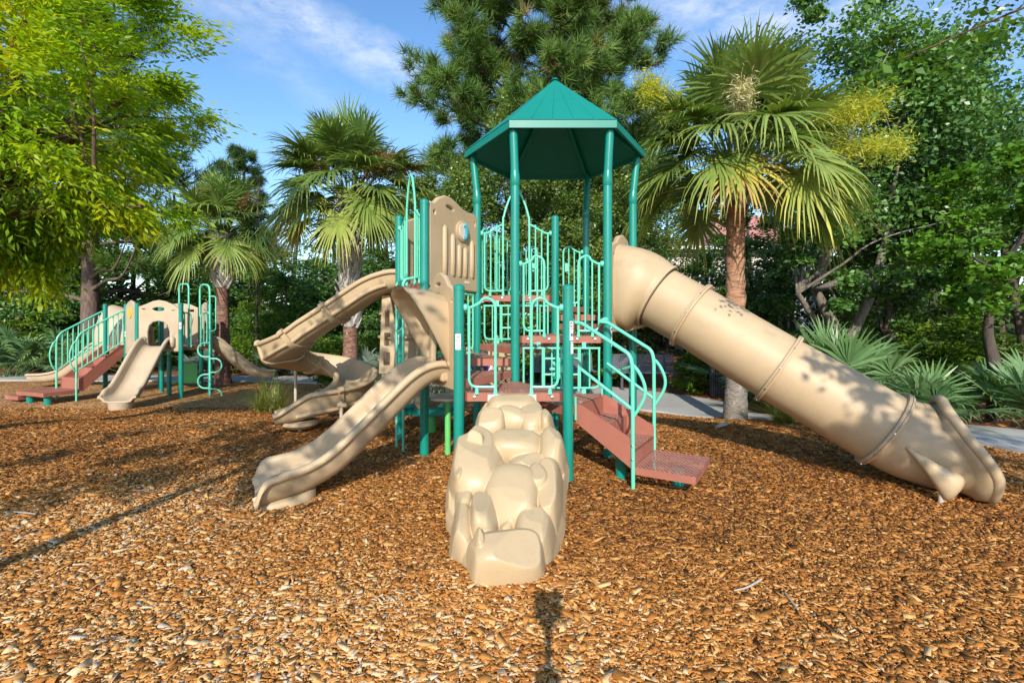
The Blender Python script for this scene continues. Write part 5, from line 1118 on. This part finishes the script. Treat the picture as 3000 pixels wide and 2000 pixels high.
palm('palm with a grey criss-cross trunk and brown flower stalks, behind the spiral slide', (-3.32, 10.05), 4.0, .150, 58, 1.12, .90, 12, M['trunk_left'], (170, 1.5, 4.0),
     flowers=(((-1.15, -.2, 5.0), M['flower_brown'], 60, .42, (-.4, 0, -.3)), ((.9, -.6, 4.9), M['flower_brown'], 90, .42, (.3, -.2, -.5)), ((1.3, .2, 4.85), M['flower_brown'], 70, .40, (.4, 0, -.3)), ((-.5, -.7, 4.7), M['flower_brown'], 60, .36, (-.2, -.2, -.5))), tint0=.36, emin=-16)
palm('palm with a short grey criss-cross crown base, behind the small play structure', (-7.40, 12.5), 3.75, .165, 50, .88, .82, 13, M['trunk_left'], (110, 2.45, 3.75),
     flowers=(((-.1, -.5, 4.95), M['flower_brown'], 70, .36, (0, -.2, -.3)), ((.8, -.3, 4.75), M['flower_brown'], 60, .36, (.3, 0, -.4))), tint0=.34, emin=-16)

def palmetto(label, loc, n, hgt, fr, seed, silver=False, rad=.25):
    rng = np.random.default_rng(seed); t = thing('palmetto', label, 'palmetto', (*loc, gz(*loc)), 'palmetto clumps'); it, sk = [], []
    for i in range(n):
        az = i * 2.39996 + rng.normal(0, .3); el = R(rng.uniform(28, 82)); l = hgt * rng.uniform(.45, 1.0); r_ = rad * rng.random() ** .5; b = np.array([r_ * math.cos(az * 1.7), r_ * math.sin(az * 1.7), 0.0]); dv = np.array([math.cos(az) * math.cos(el), math.sin(az) * math.cos(el), math.sin(el)])
        pts = [b + dv * l * s + np.array([0, 0, -.12 * l * s * s]) for s in (0, .35, .7, 1)]; tn = np.clip(rng.normal(.48, .18), .05, 1)
        it.append((pts[-1], pts[-1] - pts[-2], fr * rng.uniform(.75, 1.2), 30, 124, rng.uniform(.05, .35), tn)); sk.append((pts, .5))
    V, Q, T = merge(fans(rng, it), stalks(rng, sk, .010)); V[:, 2] = np.maximum(V[:, 2], .02); qmesh('fronds', V, Q, M['silver'] if silver else M['palmetto'], t, T); return t
def on(px, y, Y): p = at(px, y, Y); return (p.x, Y)
for lab, loc, n, h, fr, sd, si in (
    ('blue grey palmetto clump right behind the right slide of the small play structure', (-6.55, 14.6), 26, .9, .55, 21, True),
    ('blue grey palmetto clump just right of the grey trunked palm behind the spiral slide', (-2.75, 10.9), 26, .95, .52, 22, True),
    ('silver blue palmetto rising right behind the middle of the tube slide', (4.75, 8.2), 18, 1.15, .52, 23, True),
    ('big bright green palmetto fanning out behind the lower half of the tube slide', (5.35, 7.85), 30, 1.2, .66, 24, False),
    ('low green palmetto spreading behind the mouth of the tube slide', (5.6, 6.75), 16, .62, .56, 25, False),
    ('dark palmetto cut by the right edge of the photo', (7.1, 6.9), 14, .7, .55, 26, False),
    ('tall dark green palmetto against the far left edge of the photo', (-14.2, 13.9), 26, 1.3, .72, 27, False),
    ('dark green palmetto second from the left edge, behind the small stair', (-12.7, 14.2), 24, 1.2, .62, 28, False),
    ('pale palmetto seen between the posts under the small play structure', (-9.0, 14.6), 18, .7, .5, 29, True),
    ('palmetto behind the grey litter bin and the shrub', (5.4, 11.0), 22, 1.3, .62, 30, False),
    ('dark palmetto with tall fans close behind the orange trunked palm', (4.6, 9.5), 22, 1.35, .6, 31, False),
    ('small palmetto showing under the left hood between ladder and slide', (-1.75, 10.6), 14, .7, .42, 32, True),
    ('palmetto half hidden behind the barriers of the middle tower', (-.55, 11.9), 18, 1.0, .55, 33, False),
    ('yellowish palmetto on the left behind the small stair handrails', (-11.3, 14.6), 16, 1.3, .5, 34, False)):
    palmetto(lab, loc, n, h, fr, sd, si)

def grass_tuft(label, loc, n, L, seed, r=.12, name='ornamental_grass', wdt=.006, mat='drygrass'):
    rng = np.random.default_rng(seed); t = thing(name, label, 'grass', (*loc, gz(*loc)), 'tufts of long grass')
    az = rng.random(n) * 6.283; el = np.radians(rng.uniform(38, 88, n)); ln = L * rng.uniform(.5, 1.1, n); b = np.stack([np.cos(az * 3.1) * r * rng.random(n) ** .5, np.sin(az * 3.1) * r * rng.random(n) ** .5, np.zeros(n)], 1)
    d = np.stack([np.cos(az) * np.cos(el), np.sin(az) * np.cos(el), np.sin(el)], 1); s = np.array([0, .35, .7, 1.0])[None, :, None]
    pos = b[:, None] + d[:, None] * s * ln[:, None, None]; pos[..., 2] -= (s[..., 0] ** 2.2) * (ln * .55 * np.cos(el))[:, None]; pos += (np.stack([np.cos(az), np.sin(az), az * 0], 1) * (ln * .25)[:, None])[:, None] * s ** 2; pos[..., 2] = np.maximum(pos[..., 2], .01)
    sv = np.stack([-np.sin(az), np.cos(az), np.zeros(n)], 1)[:, None] * (wdt * np.array([1, 1, .7, .1]))[None, :, None]; V = np.stack([pos - sv, pos + sv], 2).reshape(-1, 3); i = (np.arange(n)[:, None] * 8 + np.arange(3)[None] * 2).ravel()
    qmesh('blades', V, np.stack([i, i + 1, i + 3, i + 2], 1), M[mat], t, np.repeat(np.clip(rng.normal(.5, .2, n), 0, 1), 3)); return t
grass_tuft('yellow green grass tuft left of the loop ladder, behind the straight slide', (-2.75, 8.9), 520, .85, 41, .22)
grass_tuft('yellow green grass tuft under the curve of the spiral slide', (-4.4, 8.9), 480, .75, 42, .24)
grass_tuft('dry grass tuft beside the base of the orange trunked palm, under the tube', (3.75, 6.75), 420, .55, 43, .14)
grass_tuft('grass tuft cut by the right edge of the photo, beyond the path', (6.75, 5.75), 380, .8, 44, .2)
grass_tuft('pale grass tuft behind the rungs of the loop ladder', (-1.9, 9.3), 420, .7, 45, .2)

# ---- the yellow-green tree that leans in from the left
def feather_tree():
    rng = np.random.default_rng(61); t = thing('feather_leaf_tree', 'yellow green tree with narrow leaflets reaching in from the upper left corner', 'tree', (-6.7, 5.0, 0)); o = np.array([-6.7, 5.0, 0])
    ells = [(-4.95, 5.5, 4.15, 1.25, 1.0, 1.25), (-5.3, 5.3, 2.85, 1.35, 1.0, .60), (-4.55, 5.4, 2.75, .65, .5, .25), (-4.9, 5.4, 5.3, 1.15, 1.0, .8), (-5.9, 5.0, 3.6, .9, .9, 1.3), (-4.25, 5.6, 3.9, .6, .6, .65), (-5.6, 5.5, 2.35, 1.0, .8, .42)]
    n = 5000; P, tint, cc = crown_points(rng, ells, 130, n, .34, .35); D = unit(P - np.array([-5.6, 5.3, 3.4]) + rng.normal(0, .5, (n, 3))); D[:, 2] -= .25; D = unit(D); m = 9
    side = unit(np.cross(D, [0, 0, 1.0]) + rng.normal(0, .15, (n, 3))); ks = np.arange(m); sg = np.where(ks % 2 == 0, 1, -1); fr_ = (ks // 2) / 4.0
    C = P[:, None] + D[:, None] * (fr_ * .26)[None, :, None] + side[:, None] * (sg * .055)[None, :, None]; C[:, -1] = P + D * .32; C[..., 2] -= (fr_ ** 2 * .05)[None]
    LD = D[:, None] * .75 + side[:, None] * sg[None, :, None] * .75; LD[:, -1] = D; LD[..., 2] -= .22
    V, Q = leaves(C.reshape(-1, 3) - o, .098 * rng.uniform(.8, 1.2, n * m), rng, .30, .7, D=LD.reshape(-1, 3), fold=.05)
    hz = np.clip((P[:, 2] - 2.4) / 2.6, 0, 1); patch = .5 + .5 * np.sin(P[:, 0] * 2.3 + P[:, 2] * 1.7) * np.sin(P[:, 2] * 2.9 - P[:, 1]); T = np.clip(.30 + .38 * patch + (tint - .5) * .9 + .04 * hz, 0, 1)
    qmesh('crown', V, Q, M['yellowgreen'], t, np.repeat(T, m) + rng.normal(0, .05, n * m))
    mb = MB(); mb.tube([(0, 0, -.1), (.02, 0, .8), (.05, .05, 1.7), (.15, .1, 2.3)], [.17, .14, .125, .11], 14)
    for pts in (((.15, .1, 2.2), (.8, .2, 2.7), (1.6, .35, 3.2), (2.4, .5, 3.9)), ((.1, .1, 2.3), (.5, .2, 3.2), (1.2, .3, 4.2), (1.9, .4, 5.2)), ((.1, .05, 2.0), (.9, .1, 2.35), (1.9, .2, 2.55), (2.7, .3, 2.6))):
        S = smooth(pts, 5); mb.tube(S, [.085 * (1 - .8 * i / len(S)) for i in range(len(S))], 9)
        for k in (6, 9, 12): limbs(mb, rng, S[k], [cc[i] - o for i in rng.choice(len(cc), 9, replace=False) if (Vector(cc[i] - o) - S[k]).length < 1.8], .028)
    mb.build('trunk', M['bark_branch'], t, sharp=80)
feather_tree()
# ---- trees standing behind the photographer, whose leaves dapple the slides
broad('shade_tree', 'leafy tree behind the viewpoint on the left, outside the photo', 'tree', (-4.4, -2.9, 0), [(1.5, .9, 4.3, 1.5, 1.9, .8), (2.3, 2.6, 4.15, 1.0, 1.2, .6), (.4, 0, 4.6, 1.3, 1.4, .8)], 3600, .13, M['oakleaf'], M['bark_grey'], [[(0, 0, -.1, .11), (.4, .1, 1.4, .085), (1.1, .3, 2.9, .07), (1.5, .7, 3.9, .05)]], 62, 46, 8)
broad('shade_tree', 'leafy tree behind the viewpoint on the right, one branch hanging into the top right corner', 'tree', (4.3, -2.4, 0), [(-1.35, 1.35, 3.75, 1.05, 1.35, .55), (-.5, .3, 4.3, 1.2, 1.3, .8), (-1.6, .2, 3.8, .7, 1.0, .45)], 3000, .11, M['brightleaf'], M['bark_grey'], [[(0, 0, -.1, .11), (-.05, .05, 1.6, .09), (-.3, .4, 3.0, .07), (-.5, .8, 3.5, .05)]], 63, 40, 8)
rt = [o for o in COL.objects if o.get('label', '').startswith('leafy tree behind the viewpoint on the right')][0]
rng = np.random.default_rng(64); br = smooth([(-.5, .8, 3.5), (-.9, 2.2, 3.35), (-1.35, 3.9, 2.98), (-2.05, 4.75, 2.80), (-2.42, 5.0, 2.70)], 8); mb = MB(); mb.tube(br, [.013 * (1 - .85 * i / len(br)) for i in range(len(br))], 7); mb.build('branch', M['bark_branch'], rt, sharp=80)
pts = np.array([br[i] for i in rng.integers(8, len(br), 260)]) + rng.normal(0, .055, (260, 3)) - [0, 0, .03]; V, Q = leaves(pts, .060 * rng.uniform(.6, 1.2, 260), rng, .55, .5); qmesh('branch_leaves', V, Q, M['brightleaf'], rt, np.clip(rng.normal(.5, .2, 260), 0, 1))

# ---- pines
def pine(label, loc, H, z0, Rmax, nb, seed, r0=.24, tuft_n=34, dead=0, tl=.30, lean=0):
    rng = np.random.default_rng(seed); t = thing('pine_tree', label, 'pine tree', (*loc, gz(*loc)), 'pines beyond the play area'); mb = MB()
    mb.tube([(lean * z / H, 0, z) for z in np.linspace(-.2, H, 10)], list(np.linspace(r0, .05, 10)), 12); tips, dirs, tn = [], [], []
    for i in range(nb + dead):
        isd = i >= nb; z = z0 + (H - z0) * ((i + .5) / nb) ** .95 if not isd else z0 - rng.uniform(.0, 1.8); az = i * 2.39996 + rng.normal(0, .3); f = max(0, (z - z0) / (H - z0)); ln = Rmax * (1 - f) ** .55 * rng.uniform(.6, 1.1) * (.75 + .25 * min(1, f * 5 + .5)); ln = max(ln, .5)
        d = Vector((math.cos(az), math.sin(az), 0)); rise = rng.uniform(.05, .45); P = smooth([Vector((lean * z / H, 0, z)) + d * ln * s + Vector((0, 0, ln * (rise * s * s + .06 * math.sin(s * 7)))) for s in (0, .33, .66, 1)], 4)
        mb.tube(P, [max(.012, r0 * .26 * (1 - f * .5) * (1 - .9 * k / len(P))) for k in range(len(P))], 6, caps=False)
        if isd: continue
        for k in range(int(7 + ln * 5.5)):
            s = rng.uniform(.32, 1.0); p = P[int(s * (len(P) - 1))]; sdv = Vector((-d.y, d.x, 0)) * rng.choice((-1, 1)) * rng.uniform(.35, 1) + d * rng.uniform(.3, .9) + Vector((0, 0, rng.uniform(-.05, .75))); q = p + sdv.normalized() * ln * rng.uniform(.10, .34) * (1.25 - s * .6)
            mb.tube([p, p.lerp(q, .5) + Vector((0, 0, .02)), q], [.014, .010, .006], 4, caps=False)
            for _ in range(3):
                tips.append(q + Vector(rng.normal(0, .10, 3))); dirs.append((sdv.normalized() + Vector((0, 0, .35))).normalized()); tn.append(rng.normal(.55, .17))
    mb.build('trunk', M['bark_pine'], t, sharp=80); n = len(tips); tips = np.array(tips); dirs = np.array(dirs); tn = np.array(tn)
    D = unit(np.repeat(dirs, tuft_n, 0) * .8 + unit(rng.normal(0, 1, (n * tuft_n, 3)))); L = tl * rng.uniform(.7, 1.15, n * tuft_n); B = np.repeat(tips, tuft_n, 0) - np.repeat(dirs, tuft_n, 0) * rng.uniform(0, .22, (n * tuft_n, 1))
    s = unit(np.cross(D, rng.normal(0, 1, D.shape))) * .011; V = np.stack([B - s, B + s, B + D * L[:, None] + s * .3, B + D * L[:, None] - s * .3], 1).reshape(-1, 3)
    qmesh('crown', V, np.arange(len(V)).reshape(-1, 4), M['needle'], t, np.repeat(np.clip(tn, 0, 1), tuft_n) + rng.normal(0, .06, n * tuft_n)); return t
big_pine = pine('tall pine with open branches rising behind the green roof', (-.15, 17.2), 17.5, 3.6, 5.2, 76, 71, .26, 38, 8, tl=.40, lean=.6)
pine('second tall pine, close right of the green roof and behind the palm', (3.4, 19.0), 17.0, 5.0, 3.9, 54, 75, .24, 34, 4, tl=.40)
pine('pine with a thick dark trunk behind the small play structure', (-13.1, 15.2), 13.5, 3.0, 4.4, 44, 72, .27, 30, 5)
pine('slim distant pine showing above the left palm', (-12.6, 23), 9.6, 3.5, 2.2, 26, 73, .16, 26, 2)
pine('pine partly hidden by the upper left corner of yellow green leaves', (-17.0, 19), 15.5, 4.5, 3.8, 34, 74, .25, 26, 3)

# ---- broad leaved trees and shrubs
broad('oak_tree', 'forked oak with a grey trunk and lobed leaves, right behind the tube slide', 'oak tree', (6.9, 10.4, gz(6.9, 10.4)), [(.5, .4, 6.0, 2.4, 2.0, 2.4), (-1.5, -.3, 3.5, 1.5, 1.2, 1.0), (1.4, -.2, 3.4, 1.5, 1.3, 1.2), (-.2, -.9, 2.7, 1.2, .9, .65), (1.8, .4, 5.6, 1.6, 1.5, 2.0), (-.9, .3, 7.6, .9, .9, 1.2), (-.3, -1.0, 2.2, 1.3, .7, .5), (1.2, -.9, 2.3, 1.2, .7, .6)], 46000, .11, M['oakleaf'], M['bark_grey'],
      [[(0, 0, -.1, .19), (.02, 0, .7, .15), (-.06, .02, 1.5, .13), (-.5, -.05, 2.3, .09)], [(.05, 0, .6, .11), (.35, .05, 1.3, .11), (.8, .1, 2.2, .09), (1.2, .2, 3.4, .07)], [(-.02, 0, 1.2, .08), (-.55, -.15, 1.65, .07), (-1.0, -.3, 2.2, .05)]], 81, 110, 8, .62, 'oaks behind the tube slide')
o2_ = broad('oak_tree', 'oak with a leaning trunk standing second row back at the right', 'oak tree', (10.3, 13.6, gz(10, 13.6)), [(0, 0, 5.6, 2.6, 2.2, 2.9), (-1.6, 0, 3.6, 1.4, 1.3, 1.2), (1.2, 0, 3.2, 1.6, 1.3, 1.3), (0, -.5, 2.0, 2.2, 1.0, .8)], 30000, .125, M['oakleaf'], M['bark_dark'], [[(0, 0, -.1, .11), (.1, 0, 1.2, .09), (.3, .1, 2.6, .075), (.5, .1, 4.2, .05)], [(.1, 0, 1.0, .06), (-.3, 0, 2.4, .05), (-.8, .1, 3.6, .03)]], 82, 90, 6, .6, 'oaks behind the tube slide')
copy_tree(o2_, 'tall oak at the far right reaching the top of the photo', (11.2, 10.6, gz(11, 10.6)), 2.1, 1.05, 1.12)
copy_tree(o2_, 'smaller oak left of the house with the pink red roof', (4.4, 18.0, -.3), 4.0, .92, .95)
broad('broad_leaf_tree', 'bright green broad leaved tree with a dark trunk at the right edge', 'tree', (7.15, 7.25, gz(7.15, 7.25)), [(.15, -.1, 2.55, 1.15, .9, .85), (.5, .1, 3.6, .9, .9, .7), (-.5, -.3, 2.1, .7, .6, .5), (.2, -.1, 1.75, .8, .7, .45)], 8500, .105, M['brightleaf'], M['bark_dark'], [[(0, 0, -.1, .11), (.02, 0, .7, .09), (-.05, .05, 1.4, .06), (.1, 0, 2.2, .04)]], 83, 46, 9, .62)
ev = broad('live_oak', 'dense small leaved evergreen right behind the middle of the green structure', 'evergreen tree', (.55, 13.2, -.3), [(0, 0, 4.2, 2.1, 1.6, 2.3), (-.9, -.3, 2.6, 1.5, 1.2, 1.5), (1.0, -.2, 2.7, 1.4, 1.2, 1.5), (.1, 0, 6.3, 1.5, 1.2, 1.6), (0, -.3, 1.4, 1.8, 1.0, 1.2)], 52000, .095, M['evergreen'], M['bark_grey'], [[(0, 0, -.1, .13), (.1, 0, 1.2, .11), (0, .1, 2.4, .08)], [(.1, 0, .5, .08), (.6, 0, 1.6, .06), (.9, 0, 2.6, .04)]], 84, 190, 8, .5, 'evergreens behind the green structure', .16, .28)
copy_tree(ev, 'dense evergreen seen between the left tower and the roof posts', (-1.85, 13.9, -.3), 2.2, .92, .80)
copy_tree(ev, 'dense evergreen standing right of the roof behind the tube hood', (3.15, 13.8, -.3), 4.1, .98, .80)
copy_tree(ev, 'grey green evergreen showing over the right slope of the roof', (1.9, 16.2, -.3), 1.2, 1.0, 1.12)
sb = broad('woodland_tree', 'dark woodland tree at the far left edge behind the palmettos', 'tree', (-17.2, 17.0, -.3), [(0, 0, 4.6, 2.3, 2.0, 2.6), (-.9, 0, 2.6, 1.7, 1.4, 1.3), (1.0, -.2, 2.4, 1.6, 1.4, 1.2), (0, -.2, 1.2, 2.0, 1.4, 1.2)], 30000, .15, M['oakleaf'], M['bark_dark'], [[(0, 0, -.1, .16), (.1, 0, 1.5, .13), (-.1, .1, 3.2, .09)]], 85, 80, 9, .55, 'trees of the wood on the left')
for lab, x, y, rz, s, sz in (('woodland tree just behind the pine with the thick trunk', -14.2, 18.2, 1.0, 1.0, .75), ('woodland tree rising behind the middle of the small play structure', -11.6, 18.4, 2.3, .95, .62), ('woodland tree between the left palm and the middle palm', -8.9, 18.0, 3.5, .95, .60),
                          ('woodland tree with sky gaps right behind the spiral slide', -6.2, 17.6, 4.4, .95, .62), ('woodland tree left of the tall panel with pipes', -3.9, 16.6, 5.3, .9, .66), ('woodland tree deep behind the tube slide', 13.5, 17.5, .6, 1.15, 1.0), ('woodland tree low behind the far right oaks', 9.0, 18.5, 3.9, 1.0, .8), ('woodland tree filling the far left gap beside the frame', -21.0, 18.5, 2.7, 1.15, .9)):
    copy_tree(sb, lab, (x, y, -.3), rz, s, sz)
jn = broad('juniper', 'upright feathery juniper between the two left palms', 'conifer', (-8.35, 16.0, -.3), [(0, 0, 1.2, .75, .7, 1.1), (0, 0, 2.5, .55, .5, 1.0), (0, 0, 3.4, .30, .3, .7)], 9000, .085, M['shrubleaf'], M['bark_dark'], [[(0, 0, -.1, .06), (0, 0, 1.5, .05), (0, 0, 3.2, .02)]], 86, 70, 4, .28, 'conifers between the palms', .1, .3, up=.1)
copy_tree(jn, 'second feathery juniper, close left of the middle palm', (-7.2, 15.6, -.3), 1.4, .95, .85)
sh = broad('shrub', 'round leafy shrub between the bench and the litter bin', 'shrub', (4.02, 10.9, gz(4, 10.9)), [(0, 0, .48, .42, .38, .46), (-.18, -.1, .36, .28, .26, .34), (.2, 0, .40, .28, .26, .36)], 3600, .085, M['shrubleaf'], M['bark_dark'], [[(0, 0, -.05, .03), (0, 0, .3, .02)]], 87, 40, 6, .3, 'low shrubs', .05, .3, part='leaves')
for lab, x, y, rz, s, sz in (('leafy shrub behind the left end of the dark bench', 2.5, 12.7, 1, 1.5, 1.25), ('leafy shrub behind the second bench', .9, 13.0, 2, 1.7, 1.2), ('bright shrub left of the grey trunked palm base', -4.2, 11.6, 3, 1.5, 1.15), ('yellow green shrub right of the grey trunked palm base', -2.2, 12.2, 4, 1.7, 1.5), ('low dark shrub behind the mouth of the tube slide', 8.3, 9.2, 5, 2.2, 1.6), ('low dark shrub deep at the right under the oaks', 9.6, 10.8, .5, 2.4, 1.8),
                          ('leafy shrub under the tube slide near the bin', 5.3, 12.4, 2.4, 2.0, 1.6), ('dark shrub behind the palmetto right of the tube', 6.4, 9.6, 3.3, 1.8, 1.5), ('dark shrub behind the far left palmetto', -15.4, 15.6, 1.9, 2.6, 1.9), ('dark shrub behind the small stair', -12.2, 16.2, 4.2, 2.4, 1.6), ('shrub behind the hood of the small back slide', -10.4, 16.4, 5.1, 2.4, 1.5), ('dark shrub at the right edge below the broad leaved tree', 8.6, 7.6, 2.9, 1.7, 1.3)):
    copy_tree(sh, lab, (x, y, gz(x, y)), rz, s, sz)
hg = thing('hedge', 'long light green clipped hedge behind the spiral slide', 'hedge', (-6.2, 14.9, -.3)); rng = np.random.default_rng(88); n = 9000
P = np.stack([rng.uniform(-3.0, 3.0, n), rng.uniform(-.4, .4, n), rng.random(n) ** .6 * 1.05], 1); P[:, 2] += .06 * np.sin(P[:, 0] * 5); V, Q = leaves(P, .08, rng, .5, .8); qmesh('leaves', V, Q, M['shrubleaf'], hg, np.clip(rng.normal(.62, .2, n), 0, 1))
mb = MB(); [mb.tube([(x, 0, -.1), (x, 0, .5)], .02, 6) for x in np.linspace(-2.8, 2.8, 12)]; mb.build('stems', M['bark_dark'], hg)
# ---- the wood far behind, one mass of leaves and trunks
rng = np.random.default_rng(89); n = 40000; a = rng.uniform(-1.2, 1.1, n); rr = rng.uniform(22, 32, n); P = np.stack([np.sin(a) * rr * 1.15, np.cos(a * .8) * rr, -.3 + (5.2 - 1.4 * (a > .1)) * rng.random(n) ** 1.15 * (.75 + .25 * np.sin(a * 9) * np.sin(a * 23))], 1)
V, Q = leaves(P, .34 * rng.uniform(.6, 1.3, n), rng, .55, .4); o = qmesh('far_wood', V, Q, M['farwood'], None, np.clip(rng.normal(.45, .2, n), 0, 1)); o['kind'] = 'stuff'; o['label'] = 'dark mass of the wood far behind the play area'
mb = MB()
for i in range(70):
    a = rng.uniform(-1.0, .95); r_ = rng.uniform(20, 26); x, y = math.sin(a) * r_ * 1.15, math.cos(a * .8) * r_; h = rng.uniform(4, 7.5); mb.tube([(x, y, -.4), (x + rng.normal(0, .1), y, h * .5), (x + rng.normal(0, .3), y, h)], [.11, .09, .05], 7)
o = mb.build('far_trunks', M['bark_dark']); o['kind'] = 'stuff'; o['label'] = 'trunks of the wood far behind the play area'
# needles and dry leaves on the straw beds beyond the path
rng = np.random.default_rng(90); n = 16000; X = rng.uniform(-14, 11, n); Yy = rng.uniform(6, 16, n); lim = np.interp(X, [p[0] for p in edge_pts[:12]], [p[1] for p in edge_pts[:12]]); k = Yy > lim + 1.3; X, Yy = X[k], Yy[k]; n = len(X)
P = np.stack([X, Yy, ground_z(X, Yy) + rng.uniform(.0, .03, n)], 1); D = unit(rng.normal(0, 1, (n, 3)) * [1, 1, .15]); V, Q = leaves(P, .13 * rng.uniform(.5, 1.2, n), rng, .10, 1.5, D=D, fold=.01); o = qmesh('straw_litter', V, Q, M['chip'], None, np.clip(rng.normal(.33, .16, n), 0, 1)); o['kind'] = 'stuff'; o['label'] = 'fallen pine needles on the beds beyond the path'
for root in [o for o in COL.objects if o.parent is None and o.type == 'EMPTY']:
    if not any(c.parent is root for c in COL.objects): print('EMPTY THING', root.name)
